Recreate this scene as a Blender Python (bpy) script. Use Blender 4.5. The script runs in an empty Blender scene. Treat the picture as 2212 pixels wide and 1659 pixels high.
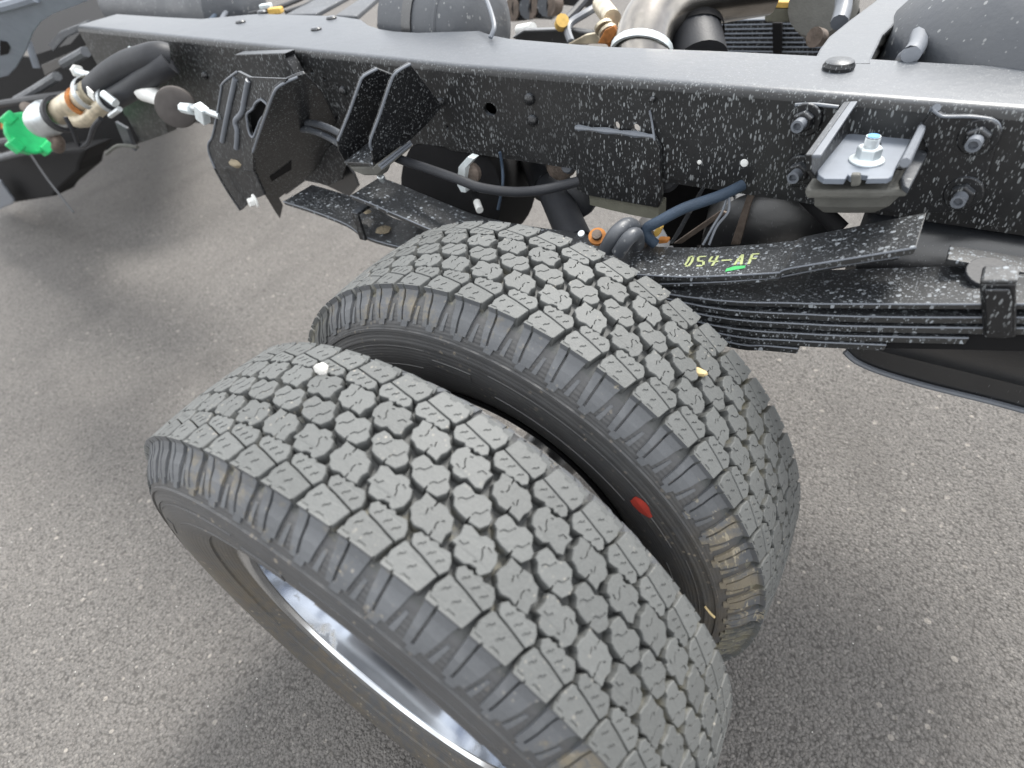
import bpy, math, random
from mathutils import Vector, Matrix, noise
from mathutils.geometry import tessellate_polygon
R_ = math.radians
random.seed(7)
sc = bpy.context.scene
COL = sc.collection

# ------------------------------------------------------------------ camera
HUB = 0.392
CAM = Vector((0.38604, -0.19432, 0.76756 + HUB))
CR = Vector((0.83546, 0.53710, -0.11635))
CU = Vector((-0.30075, 0.62404, 0.72119))
CF = CU.cross(CR).normalized(); CU = CR.cross(CF).normalized()
FPX = 1263.6            # focal length in the 2212 pixel wide picture
cam = bpy.data.cameras.new('camera')
co = bpy.data.objects.new('camera', cam); COL.objects.link(co)
M = Matrix(((CR.x, CU.x, -CF.x, CAM.x), (CR.y, CU.y, -CF.y, CAM.y), (CR.z, CU.z, -CF.z, CAM.z), (0, 0, 0, 1)))
co.matrix_world = M
cam.sensor_width = 36; cam.lens = FPX / 2212 * 36
cam.clip_start = 0.02; cam.clip_end = 500
cam.dof.use_dof = True; cam.dof.focus_distance = 0.80; cam.dof.aperture_fstop = 3.6
sc.camera = co

# ------------------------------------------------------------------ sky, sun, exposure
SUN_EL, SUN_ROT = R_(56), R_(8)
w = bpy.data.worlds.new('World'); sc.world = w; w.use_nodes = True
nt = w.node_tree; nt.nodes.clear()
out = nt.nodes.new('ShaderNodeOutputWorld'); bg = nt.nodes.new('ShaderNodeBackground')
sky = nt.nodes.new('ShaderNodeTexSky'); sky.sky_type = 'NISHITA'; sky.sun_disc = False
sky.sun_elevation = SUN_EL; sky.sun_rotation = SUN_ROT; sky.air_density = 1.0; sky.dust_density = 3.0
tc = nt.nodes.new('ShaderNodeTexCoord')
cn = nt.nodes.new('ShaderNodeTexNoise'); cn.inputs['Scale'].default_value = 2.2; cn.inputs['Detail'].default_value = 6
cr = nt.nodes.new('ShaderNodeValToRGB'); cr.color_ramp.elements[0].position = .36; cr.color_ramp.elements[1].position = .56
hs = nt.nodes.new('ShaderNodeHueSaturation'); hs.inputs['Saturation'].default_value = .45
mx = nt.nodes.new('ShaderNodeMixRGB'); mx.inputs[2].default_value = (8.8, 8.9, 9.0, 1)
nt.links.new(tc.outputs['Generated'], cn.inputs['Vector'])
nt.links.new(cn.outputs['Fac'], cr.inputs['Fac']); nt.links.new(sky.outputs[0], hs.inputs['Color'])
nt.links.new(hs.outputs[0], mx.inputs[1]); nt.links.new(cr.outputs[0], mx.inputs[0])
nt.links.new(mx.outputs[0], bg.inputs['Color']); bg.inputs['Strength'].default_value = 0.075
nt.links.new(bg.outputs[0], out.inputs[0])
sl = bpy.data.lights.new('sun', 'SUN'); sl.energy = 1.5; sl.angle = R_(18); sl.color = (1, .965, .91)
so = bpy.data.objects.new('sun', sl); COL.objects.link(so)
sd = Vector((math.sin(SUN_ROT) * math.cos(SUN_EL), math.cos(SUN_ROT) * math.cos(SUN_EL), math.sin(SUN_EL)))
so.rotation_euler = (-sd).to_track_quat('-Z', 'Y').to_euler(); so.location = sd * 20
sc.view_settings.view_transform = 'Standard'; sc.view_settings.look = 'None'
sc.view_settings.gamma = 1; sc.view_settings.exposure = 1.72

# ------------------------------------------------------------------ measuring: a picture point on a world plane
def ray(x, y): return CF + CR * ((x - 1106) / FPX) - CU * ((y - 829.5) / FPX)
def PY(x, y, Y): d = ray(x, y); return CAM + d * ((Y - CAM.y) / d.y)
def PZ(x, y, Z): d = ray(x, y); return CAM + d * ((Z - CAM.z) / d.z)
def PX(x, y, X): d = ray(x, y); return CAM + d * ((X - CAM.x) / d.x)
def plane3(a, b, c):
    A, B, Cc = PY(*a), PY(*b), PY(*c)
    return A, (B - A).cross(Cc - A).normalized()
def PP(x, y, pl):
    d = ray(x, y); return CAM + d * ((pl[0] - CAM).dot(pl[1]) / d.dot(pl[1]))
c1 = lambda x, y: (x * .2942, y * .2942)
c2 = lambda x, y: (433.7 + .3268 * x, .3268 * y)
c3 = lambda x, y: (975.9 + .3268 * x, .3268 * y)
c4 = lambda x, y: (1561.4 + .3268 * x, .3268 * y)
c5 = lambda x, y: (1301.2 + .41176 * x, 433.7 + .41176 * y)
z3 = lambda x, y: (1247 + .2206 * x, 352.4 + .2206 * y)
z4 = lambda x, y: (1626.5 + .2206 * x, 189.8 + .2206 * y)

# ------------------------------------------------------------------ materials
MATS = {}
def nodes(name):
    m = bpy.data.materials.new(name); m.use_nodes = True; n = m.node_tree
    return m, n, n.nodes['Principled BSDF']
def lk(n, a, b): n.links.new(a, b)
def N(n, t, **k):
    q = n.nodes.new(t)
    for a, b in k.items():
        if a in q.inputs.keys() if isinstance(a, str) else False: q.inputs[a].default_value = b
        else: setattr(q, a, b)
    return q
def ramp(n, src, p0, p1, c0=(0, 0, 0, 1), c1_=(1, 1, 1, 1)):
    r = n.nodes.new('ShaderNodeValToRGB'); e = r.color_ramp.elements
    e[0].position = p0; e[1].position = p1; e[0].color = c0; e[1].color = c1_
    lk(n, src, r.inputs['Fac']); return r
def mix(n, fac, a, b):
    q = n.nodes.new('ShaderNodeMixRGB')
    for i, v in ((0, fac), (1, a), (2, b)):
        if hasattr(v, 'is_output'): lk(n, v, q.inputs[i])
        else: q.inputs[i].default_value = v if i == 0 else (*v, 1)
    return q.outputs[0]
def math_(n, op, a, b=None, c=None):
    q = n.nodes.new('ShaderNodeMath'); q.operation = op
    for i, v in enumerate((a, b, c)):
        if v is None: continue
        if hasattr(v, 'is_output'): lk(n, v, q.inputs[i])
        else: q.inputs[i].default_value = v
    return q.outputs[0]
def pos(n, scale=(1, 1, 1)):
    g = n.nodes.new('ShaderNodeNewGeometry'); m = n.nodes.new('ShaderNodeMapping'); m.inputs['Scale'].default_value = scale
    lk(n, g.outputs['Position'], m.inputs['Vector']); return m.outputs[0]
def noise_(n, vec, scale, detail=4, rough=.55):
    q = n.nodes.new('ShaderNodeTexNoise'); q.inputs['Scale'].default_value = scale; q.inputs['Detail'].default_value = detail
    q.inputs['Roughness'].default_value = rough; lk(n, vec, q.inputs['Vector']); return q.outputs['Fac']
def bump(n, b, h, dist, strength=1):
    q = n.nodes.new('ShaderNodeBump'); q.inputs['Distance'].default_value = dist; q.inputs['Strength'].default_value = strength
    lk(n, h, q.inputs['Height']); lk(n, q.outputs[0], b.inputs['Normal'])
def speck_mask(n, vec, scale, thr, soft=.05):
    """dried splashes: cells of random size, many empty"""
    v = n.nodes.new('ShaderNodeTexVoronoi'); v.inputs['Scale'].default_value = scale; v.inputs['Randomness'].default_value = 1
    lk(n, vec, v.inputs['Vector'])
    sep = n.nodes.new('ShaderNodeSeparateColor'); lk(n, v.outputs['Color'], sep.inputs[0])
    lim = math_(n, 'MULTIPLY', math_(n, 'POWER', sep.outputs[0], 3.0), thr)
    d = math_(n, 'SUBTRACT', lim, v.outputs['Distance'])
    m = ramp(n, d, 0, soft).outputs[0]
    return math_(n, 'MULTIPLY', m, math_(n, 'MULTIPLY_ADD', sep.outputs[1], .7, .3))
def simple(name, col, rough=.5, metal=0, spec=.5, var=.15, bmp=0, coat=0):
    m, n, b = nodes(name)
    f = noise_(n, pos(n), 45, 5)
    lk(n, mix(n, ramp(n, f, .3, .7).outputs[0], tuple(c * (1 - var) for c in col), tuple(min(1, c * (1 + var)) for c in col)), b.inputs['Base Color'])
    b.inputs['Roughness'].default_value = rough; b.inputs['Metallic'].default_value = metal
    b.inputs['Specular IOR Level'].default_value = spec; b.inputs['Coat Weight'].default_value = coat
    if bmp: bump(n, b, noise_(n, pos(n), 300, 3), bmp)
    MATS[name] = m; return m
def paint(name, col, dens=.6, streak=.35, rough=.42, spec=.8, coat=.35, dust=.18, big=.0, sky_tone=.54, speck=(.30, .32, .33)):
    m, n, b = nodes(name)
    p1 = pos(n, (1, 1, streak))
    wob = noise_(n, pos(n), 12, 3)
    a = speck_mask(n, p1, 360, dens * .84, .14)
    a2 = speck_mask(n, p1, 600, dens * .95, .16)
    patch = ramp(n, noise_(n, pos(n), 5, 4), .32, .62).outputs[0]
    msk = math_(n, 'MULTIPLY', math_(n, 'MAXIMUM', a, a2), math_(n, 'MULTIPLY_ADD', patch, .75, .25))
    if big:
        a3 = speck_mask(n, pos(n, (1, 1, .6)), 190, big, .1)
        msk = math_(n, 'MAXIMUM', msk, a3)
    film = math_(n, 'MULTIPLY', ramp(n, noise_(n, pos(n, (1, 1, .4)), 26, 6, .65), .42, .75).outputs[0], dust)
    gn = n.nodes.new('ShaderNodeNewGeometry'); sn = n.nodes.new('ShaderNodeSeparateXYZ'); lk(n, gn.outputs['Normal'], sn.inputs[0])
    upf = ramp(n, sn.outputs[2], .55, .95).outputs[0]          # level faces tinted bluish: sky reflection painted into the colour
    col2 = mix(n, math_(n, 'MULTIPLY', upf, sky_tone), col, (.125, .142, .168))
    msk = math_(n, 'MULTIPLY', msk, math_(n, 'MULTIPLY_ADD', upf, -.45 if sky_tone > .3 else 0, 1.0))
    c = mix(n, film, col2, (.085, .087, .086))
    c = mix(n, msk, c, speck)
    lk(n, c, b.inputs['Base Color'])
    r = math_(n, 'MULTIPLY_ADD', math_(n, 'MAXIMUM', msk, film), .45, rough)
    lk(n, r, b.inputs['Roughness'])
    b.inputs['Specular IOR Level'].default_value = spec
    b.inputs['Coat Weight'].default_value = coat; b.inputs['Coat Roughness'].default_value = .28; b.inputs['Coat IOR'].default_value = 1.6
    h = math_(n, 'ADD', noise_(n, pos(n), 60, 3), math_(n, 'MULTIPLY', msk, .6))
    bump(n, b, h, .0006)
    MATS[name] = m; return m

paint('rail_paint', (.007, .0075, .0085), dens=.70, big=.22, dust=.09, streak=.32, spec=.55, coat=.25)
paint('bracket_paint', (.007, .0075, .009), dens=.70, dust=.03, coat=.15, rough=.42, spec=.5, sky_tone=.35)
paint('spring_paint', (.012, .013, .014), dens=.66, streak=.5, big=.62, speck=(.30, .33, .36), sky_tone=.08, dust=.06)
paint('tank_paint', (.008, .009, .011), dens=.30, sky_tone=.1, dust=.06, coat=.6, rough=.35, streak=.12)
def shell():
    m, n, b = nodes('grey_shell'); P = pos(n)
    f = ramp(n, noise_(n, P, 9, 6, .65), .35, .72).outputs[0]
    c = mix(n, f, (.045, .052, .064), (.085, .092, .102))
    sc = speck_mask(n, pos(n, (1, 1, .7)), 160, .45, .08)
    c = mix(n, math_(n, 'MULTIPLY', sc, .7), c, (.32, .33, .33))
    lk(n, c, b.inputs['Base Color']); lk(n, math_(n, 'MULTIPLY_ADD', f, .3, .36), b.inputs['Roughness'])
    b.inputs['Specular IOR Level'].default_value = .7
    bump(n, b, noise_(n, P, 120, 4), .0006); MATS['grey_shell'] = m
shell()
simple('matt_black', (.006, .006, .007), .75, spec=.25)
simple('hose_rubber', (.020, .022, .027), .55, spec=.5, bmp=.0003)
simple('blue_hose', (.030, .050, .080), .65, bmp=.0008)
simple('zinc', (.62, .66, .68), .32, .8, bmp=.0003)
simple('pale_zinc', (.72, .78, .80), .4, .35)
simple('stainless', (.33, .31, .285), .24, 1, var=.12)
simple('cream_steel', (.62, .55, .42), .4, .6, var=.3)
simple('rust', (.42, .16, .04), .8, var=.5, bmp=.0008)
simple('orange_rust', (.50, .20, .05), .8, var=.4)
simple('green_plastic', (.02, .50, .16), .38)
simple('blue_paint', (.10, .33, .68), .4)
simple('blue_plastic', (.03, .12, .40), .5)
simple('grey_rubber', (.085, .078, .075), .8, spec=.3)
simple('olive_rubber', (.17, .17, .135), .75, var=.12, bmp=.0006)
simple('old_rubber', (.11, .11, .10), .6, bmp=.0006)
simple('white_plastic', (.78, .79, .77), .45)
simple('white_stone', (.62, .61, .58), .6, var=.06, bmp=.001)
simple('tan_dirt', (.30, .255, .18), .95, var=.3, bmp=.002)
simple('straw', (.55, .43, .22), .7)
simple('yellow_tape', (.62, .40, .10), .6, var=.3)
simple('stencil_paint', (.38, .43, .20), .7, var=.12)
simple('green_mark', (.05, .36, .11), .7)
simple('red_mark', (.42, .045, .03), .75, var=.3)
simple('teal_mark', (.03, .20, .12), .8, var=.3)
simple('brake_steel', (.16, .13, .11), .6, .6, var=.4, bmp=.001)
simple('pale_coat', (.17, .195, .235), .5, spec=.6, var=.08)
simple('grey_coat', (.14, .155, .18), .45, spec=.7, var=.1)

def rubber(name, base, mud, rim_in, side=False):
    """tyre rubber: mud lies deep in the grooves and in patches on the shoulders"""
    m, n, b = nodes(name)
    tco = n.nodes.new('ShaderNodeTexCoord'); sx = n.nodes.new('ShaderNodeSeparateXYZ'); lk(n, tco.outputs['Object'], sx.inputs[0])
    rr = math_(n, 'SQRT', math_(n, 'ADD', math_(n, 'MULTIPLY', sx.outputs[0], sx.outputs[0]), math_(n, 'MULTIPLY', sx.outputs[2], sx.outputs[2])))
    av = math_(n, 'ABSOLUTE', sx.outputs[1])
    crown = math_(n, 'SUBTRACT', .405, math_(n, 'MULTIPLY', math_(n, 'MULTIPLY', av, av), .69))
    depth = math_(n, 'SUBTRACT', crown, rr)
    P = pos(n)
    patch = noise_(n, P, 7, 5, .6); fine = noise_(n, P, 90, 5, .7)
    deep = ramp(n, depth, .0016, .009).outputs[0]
    g = n.nodes.new('ShaderNodeNewGeometry'); sp = n.nodes.new('ShaderNodeSeparateXYZ'); lk(n, g.outputs['Position'], sp.inputs[0])
    splash = ramp(n, math_(n, 'SUBTRACT', sp.outputs[0], math_(n, 'MULTIPLY', sp.outputs[2], .45)), -.40, .08, (0, 0, 0, 1), (.17, .17, .17, 1)).outputs[0]
    mudmask = math_(n, 'MULTIPLY', ramp(n, math_(n, 'ADD', math_(n, 'ADD', patch, splash), math_(n, 'MULTIPLY', math_(n, 'SUBTRACT', fine, .5), .5)), .575, .70).outputs[0], deep)
    oi = n.nodes.new('ShaderNodeObjectInfo')
    t = math_(n, 'MULTIPLY_ADD', oi.outputs['Random'], .22, .89)
    vb = n.nodes.new('ShaderNodeVectorMath'); vb.operation = 'SCALE'; vb.inputs[0].default_value = base; lk(n, t, vb.inputs['Scale'])
    grain = ramp(n, noise_(n, pos(n, (1, 1, .5)), 420, 2), .35, .7).outputs[0]
    c = mix(n, math_(n, 'MULTIPLY', grain, .22), vb.outputs[0], tuple(min(1, x * 1.5) for x in base))
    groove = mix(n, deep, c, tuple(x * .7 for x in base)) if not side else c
    c = mix(n, math_(n, 'MULTIPLY', mudmask, .85), groove, mud)
    if side:
        sm = ramp(n, math_(n, 'ADD', noise_(n, pos(n, (1, 2.5, .5)), 75, 3, .7), math_(n, 'MULTIPLY', splash, .35)), .64, .70).outputs[0]
        sm = math_(n, 'MULTIPLY', sm, ramp(n, math_(n, 'ADD', noise_(n, P, 13, 3), splash), .52, .64).outputs[0])
        c = mix(n, math_(n, 'MULTIPLY', sm, .8), c, (.36, .32, .24))
    # scuffs and light dust flecks
    fl = speck_mask(n, pos(n, (1, 1, .6)), 260, .42)
    fl = math_(n, 'MULTIPLY', fl, ramp(n, noise_(n, P, 10, 3), .5, .62).outputs[0])
    c = mix(n, math_(n, 'MULTIPLY', fl, .5), c, (.42, .38, .32))
    lk(n, c, b.inputs['Base Color'])
    b.inputs['Roughness'].default_value = .62 if not side else .5
    b.inputs['Specular IOR Level'].default_value = .55
    h = math_(n, 'ADD', math_(n, 'MULTIPLY', fine, 1.0), math_(n, 'MULTIPLY', noise_(n, P, 600, 2), .4))
    bump(n, b, h, .0009 if not side else .0005)
    MATS[name] = m
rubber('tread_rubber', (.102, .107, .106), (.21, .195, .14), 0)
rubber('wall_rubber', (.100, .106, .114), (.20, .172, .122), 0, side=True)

def sidewall_rubber():
    m, n, b = nodes('sidewall')
    P = pos(n)
    tco = n.nodes.new('ShaderNodeTexCoord'); sx = n.nodes.new('ShaderNodeSeparateXYZ'); lk(n, tco.outputs['Object'], sx.inputs[0])
    rr = math_(n, 'SQRT', math_(n, 'ADD', math_(n, 'MULTIPLY', sx.outputs[0], sx.outputs[0]), math_(n, 'MULTIPLY', sx.outputs[2], sx.outputs[2])))
    g = n.nodes.new('ShaderNodeNewGeometry'); sp = n.nodes.new('ShaderNodeSeparateXYZ'); lk(n, g.outputs['Position'], sp.inputs[0])
    low = ramp(n, sp.outputs[2], .28, .66, (1, 1, 1, 1), (0, 0, 0, 1)).outputs[0]      # splashed up from the road
    big = noise_(n, P, 6, 5, .6); fine = noise_(n, P, 70, 5, .7)
    mask = ramp(n, math_(n, 'ADD', math_(n, 'MULTIPLY', big, .6), math_(n, 'MULTIPLY', fine, .6)), .50, .72).outputs[0]
    mask = math_(n, 'MULTIPLY', mask, math_(n, 'MULTIPLY_ADD', low, .85, .08))
    base = mix(n, noise_(n, P, 30, 3), (.050, .052, .056), (.084, .086, .089))
    c = mix(n, mask, base, (.115, .094, .064))
    fl = speck_mask(n, pos(n), 150, .45)
    fl = math_(n, 'MULTIPLY', fl, ramp(n, noise_(n, P, 14, 3), .45, .6).outputs[0])
    c = mix(n, math_(n, 'MULTIPLY', fl, .55), c, (.36, .31, .24))
    lk(n, c, b.inputs['Base Color']); b.inputs['Roughness'].default_value = .48; b.inputs['Specular IOR Level'].default_value = .6
    w_ = n.nodes.new('ShaderNodeMath'); w_.operation = 'SINE'; lk(n, math_(n, 'MULTIPLY', rr, 1500), w_.inputs[0])
    bump(n, b, math_(n, 'ADD', math_(n, 'MULTIPLY', w_.outputs[0], .12), fine), .0008)
    MATS['sidewall'] = m
sidewall_rubber()

def asphalt():
    m, n, b = nodes('asphalt')
    P = pos(n)
    v = n.nodes.new('ShaderNodeTexVoronoi'); v.inputs['Scale'].default_value = 185; lk(n, P, v.inputs['Vector'])
    v2 = n.nodes.new('ShaderNodeTexVoronoi'); v2.inputs['Scale'].default_value = 320; lk(n, P, v2.inputs['Vector'])
    s1 = n.nodes.new('ShaderNodeSeparateColor'); lk(n, v.outputs['Color'], s1.inputs[0])
    s2 = n.nodes.new('ShaderNodeSeparateColor'); lk(n, v2.outputs['Color'], s2.inputs[0])
    g1 = ramp(n, s1.outputs[0], .0, 1.0, (.125, .120, .115, 1), (.230, .221, .212, 1)); g1.color_ramp.elements.new(.88).color = (.135, .126, .118, 1); g1.color_ramp.elements[2].color = (.28, .265, .245, 1)
    g2 = ramp(n, s2.outputs[1], .0, 1.0, (.085, .081, .077, 1), (.225, .214, .203, 1))
    c = mix(n, .5, g1.outputs[0], g2.outputs[0])
    crack = ramp(n, v.outputs['Distance'], .50, .85).outputs[0]
    c = mix(n, math_(n, 'MULTIPLY', crack, .75), c, (.035, .033, .031))
    big = ramp(n, noise_(n, P, 1.6, 5), .3, .7).outputs[0]
    c = mix(n, math_(n, 'MULTIPLY', big, .22), c, (.19, .175, .16))
    st = ramp(n, noise_(n, pos(n, (3.2, 1.1, 1)), 1.4, 5, .6), .50, .72).outputs[0]      # old tyre marks and oil
    c = mix(n, math_(n, 'MULTIPLY', st, .38), c, (.075, .070, .066))
    brown = math_(n, 'MULTIPLY', speck_mask(n, P, 42, .28), .6)
    c = mix(n, brown, c, (.40, .37, .33))
    lk(n, c, b.inputs['Base Color']); b.inputs['Roughness'].default_value = .85
    h = math_(n, 'ADD', math_(n, 'MULTIPLY', v.outputs['Distance'], -1.0), math_(n, 'MULTIPLY', v2.outputs['Distance'], -.5))
    h = math_(n, 'ADD', h, math_(n, 'MULTIPLY', noise_(n, P, 24, 3), .8))
    bump(n, b, h, .0034)
    MATS['asphalt'] = m
asphalt()

def polished():
    m, n, b = nodes('polished_alloy')
    P = pos(n)
    f = noise_(n, P, 9, 5, .6)
    dirt = ramp(n, f, .62, .70).outputs[0]
    lk(n, mix(n, math_(n, 'MULTIPLY', dirt, .7), (.60, .63, .68), (.50, .45, .35)), b.inputs['Base Color'])
    lk(n, math_(n, 'SUBTRACT', 1, math_(n, 'MULTIPLY', dirt, .6)), b.inputs['Metallic'])
    lk(n, math_(n, 'MULTIPLY_ADD', dirt, .4, .09), b.inputs['Roughness'])
    MATS['polished_alloy'] = m
polished()

# ------------------------------------------------------------------ mesh helpers
class MB:
    def __init__(s): s.v = []; s.f = []
    def add(s, vs, fs):
        o = len(s.v); s.v += [tuple(q) for q in vs]; s.f += [tuple(i + o for i in f) for f in fs]
    def box(s, c, size, rot=None):
        c = Vector(c); vs = []
        for k in range(8):
            q = Vector(((k & 1) - .5, ((k >> 1) & 1) - .5, ((k >> 2) & 1) - .5)); q = Vector((q.x * size[0], q.y * size[1], q.z * size[2]))
            if rot: q = rot @ q
            vs.append(c + q)
        s.add(vs, [(0, 2, 3, 1), (4, 5, 7, 6), (0, 1, 5, 4), (2, 6, 7, 3), (0, 4, 6, 2), (1, 3, 7, 5)]); return s
    def prism(s, pts, off):
        """closed 3D outline pushed along vector off"""
        n = len(pts); off = Vector(off)
        tri = tessellate_polygon([[Vector(p) for p in pts]])
        vs = [Vector(p) for p in pts] + [Vector(p) + off for p in pts]
        fs = [tuple(t) for t in tri] + [tuple(i + n for i in reversed(t)) for t in tri]
        fs += [(i, (i + 1) % n, (i + 1) % n + n, i + n) for i in range(n)]
        s.add(vs, fs); return s
    def prism_h(s, outer, holes, off):
        off = Vector(off); loops = [outer] + holes
        tri = tessellate_polygon([[Vector(p) for p in L] for L in loops])
        allp = [Vector(p) for L in loops for p in L]; n = len(allp)
        fs = [tuple(t) for t in tri] + [tuple(i + n for i in reversed(t)) for t in tri]
        o = 0
        for L in loops:
            k = len(L); fs += [(o + i, o + (i + 1) % k, o + (i + 1) % k + n, o + i + n) for i in range(k)]; o += k
        s.add(allp + [p + off for p in allp], fs); return s
    def tube(s, pts, r, seg=12, caps=True, smooth=6, flat=None):
        pts = [Vector(p) for p in pts]
        if len(pts) > 2 and smooth:
            q = []
            for i in range(len(pts) - 1):
                p0, p1, p2, p3 = pts[max(i - 1, 0)], pts[i], pts[i + 1], pts[min(i + 2, len(pts) - 1)]
                for k in range(smooth):
                    t = k / smooth
                    q.append(.5 * ((2 * p1) + (p2 - p0) * t + (2 * p0 - 5 * p1 + 4 * p2 - p3) * t * t + (3 * p1 - p0 - 3 * p2 + p3) * t ** 3))
            q.append(pts[-1]); pts = q
        n = len(pts); vs = []; up = None
        for i, p in enumerate(pts):
            d = (pts[min(i + 1, n - 1)] - pts[max(i - 1, 0)]).normalized()
            if up is None: up = Vector((0, 0, 1)) if abs(d.z) < .9 else Vector((0, 1, 0))
            sd_ = d.cross(up).normalized(); up = sd_.cross(d).normalized()
            rr = r(i / (n - 1)) if callable(r) else r
            for k in range(seg):
                a = 2 * math.pi * k / seg
                vs.append(p + sd_ * math.cos(a) * rr + up * math.sin(a) * rr * (flat or 1))
        fs = [(i * seg + k, i * seg + (k + 1) % seg, (i + 1) * seg + (k + 1) % seg, (i + 1) * seg + k) for i in range(n - 1) for k in range(seg)]
        if caps: fs += [tuple(reversed(range(seg))), tuple((n - 1) * seg + k for k in range(seg))]
        s.add(vs, fs); return s
    def lathe(s, prof, base, axis, seg=24, a0=0, a1=2 * math.pi, ref=None):
        """prof = (distance along axis, radius)"""
        base = Vector(base); ax = Vector(axis).normalized()
        u = Vector(ref) if ref else (Vector((0, 0, 1)) if abs(ax.z) < .9 else Vector((1, 0, 0)))
        u = (u - ax * u.dot(ax)).normalized(); w_ = ax.cross(u)
        full = abs(a1 - a0 - 2 * math.pi) < 1e-6; m = seg if full else seg + 1
        vs = [base + ax * h + (u * math.cos(a0 + (a1 - a0) * k / seg) + w_ * math.sin(a0 + (a1 - a0) * k / seg)) * r for h, r in prof for k in range(m)]
        fs = []
        for i in range(len(prof) - 1):
            for k in range(seg):
                k2 = (k + 1) % m if full else k + 1
                fs.append((i * m + k, i * m + k2, (i + 1) * m + k2, (i + 1) * m + k))
        s.add(vs, fs); return s
    def hexnut(s, base, axis, r, h, washer=0, wr=0):
        if washer: s.lathe([(0, 0), (0, wr), (washer, wr * .93), (washer, 0)], base, axis, 20)
        b = Vector(base) + Vector(axis).normalized() * washer
        s.lathe([(0, 0), (0, r), (h * .85, r), (h, r * .86), (h, 0)], b, axis, 6); return s
    def build(s, name, mat, parent=None, smooth=False, bevel=0, seg=2, subsurf=0):
        me = bpy.data.meshes.new(name); me.from_pydata(s.v, [], s.f); me.update(); me.validate()
        import bmesh
        bm = bmesh.new(); bm.from_mesh(me); bmesh.ops.recalc_face_normals(bm, faces=bm.faces); bm.to_mesh(me); bm.free()
        me.materials.append(MATS[mat])
        o = bpy.data.objects.new(name, me); COL.objects.link(o)
        if parent is not None: o.parent = parent
        if smooth:
            for p in me.polygons: p.use_smooth = True
            try: me.set_sharp_from_angle(angle=R_(38))
            except Exception: pass
        if bevel:
            b = o.modifiers.new('bevel', 'BEVEL'); b.width = bevel; b.segments = seg; b.limit_method = 'ANGLE'; b.angle_limit = R_(35); b.harden_normals = False
        return o
def tag(o, label=None, cat=None, group=None, kind=None):
    if label: o['label'] = label
    if cat: o['category'] = cat
    if group: o['group'] = group
    if kind: o['kind'] = kind
    return o
def empty(name, loc=(0, 0, 0)):
    o = bpy.data.objects.new(name, None); o.location = loc; COL.objects.link(o); o.empty_display_size = .05; return o
def plate(pts, pl, th):
    """flat sheet: outline of picture points cast on a world plane, thickness away from the viewer"""
    nrm = pl[1] if pl[1].dot(CF) > 0 else -pl[1]
    return MB().prism([PP(x, y, pl) for x, y in pts], nrm * th)
def plY(Y): return (Vector((0, Y, 0)), Vector((0, 1, 0)))
def plX(X): return (Vector((X, 0, 0)), Vector((1, 0, 0)))
def plZ(Z): return (Vector((0, 0, Z)), Vector((0, 0, 1)))

# ------------------------------------------------------------------ ground
g = MB(); g.add([(-60, -60, 0), (60, -60, 0), (60, 60, 0), (-60, 60, 0)], [(0, 1, 2, 3)])
tag(g.build('ground', 'asphalt'), kind='structure')

TRUCK = empty('truck_chassis', (0, 0.9, 0))
tag(TRUCK, 'black speckled truck chassis with bare frame rail, leaf springs and dual rear tyres', 'truck')
TRUCK.location = (0, 0, 0)

# ------------------------------------------------------------------ tyres
RT = .405
def crown(v): return RT - .69 * v * v
def mapp(u, v, depth=0, th0=0):
    r = crown(v) - depth; t = u / RT + th0
    return Vector((r * math.sin(t), v, r * math.cos(t)))
mm = lambda L: [(a / 1000, b / 1000) for a, b in L]
def strip(line, wd):
    """thin closed polygon round a polyline"""
    P = [Vector((a, b)) for a, b in line]; L = []; Rr = []
    for i, p in enumerate(P):
        d = (P[min(i + 1, len(P) - 1)] - P[max(i - 1, 0)]).normalized(); n_ = Vector((-d.y, d.x)) * wd / 2
        L.append(p + n_); Rr.append(p - n_)
    return [(q.x, q.y) for q in L + Rr[::-1]]
def block_mesh(name, outline, cuts, shallow, cv, off_u=0, depth=.0105, flip=False):
    """one tread block: outline with sipes cut into its top; coordinates in metres"""
    sg = -1 if flip else 1
    O = [(sg * (a + off_u), sg * (b) + cv) for a, b in outline]
    holes = [([(sg * (a + off_u), sg * b + cv) for a, b in strip(c, .0011)], .006) for c in cuts]
    holes += [([(sg * (a + off_u), sg * b + cv) for a, b in strip(c, .0018)], .0011) for c in shallow]
    mb = MB()
    cx = sum(a for a, b in O) / len(O); cy = sum(b for a, b in O) / len(O)
    ins = .0006
    def shr(p, k):
        d = Vector((p[0] - cx, p[1] - cy)); L = d.length; d = d * ((L - k) / L); return (cx + d.x, cy + d.y)
    top = [shr(p, ins) for p in O]; base = [shr(p, -.0012) for p in O]
    loops = [top] + [h for h, _ in holes]
    tri = tessellate_polygon([[Vector((a, b, 0)) for a, b in L] for L in loops])
    allp = [p for L in loops for p in L]
    vs = [mapp(a, b) for a, b in allp]; fs = [tuple(t) for t in tri]
    n = len(O); o1 = len(vs); vs += [mapp(a, b, .0007) for a, b in O]; o2 = len(vs); vs += [mapp(a, b, depth + .002) for a, b in base]
    for i in range(n):
        j = (i + 1) % n; fs += [(i, j, o1 + j, o1 + i), (o1 + i, o1 + j, o2 + j, o2 + i)]
    o = n
    for h, d in holes:
        k = len(h); ob = len(vs); vs += [mapp(a, b, d) for a, b in h]
        fs += [(o + i, o + (i + 1) % k, ob + (i + 1) % k, ob + i) for i in range(k)]
        ft = tessellate_polygon([[Vector((a, b, 0)) for a, b in h]]); fs += [tuple(ob + q for q in t) for t in ft]
        o += k
    mb.add(vs, fs); return mb
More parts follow.
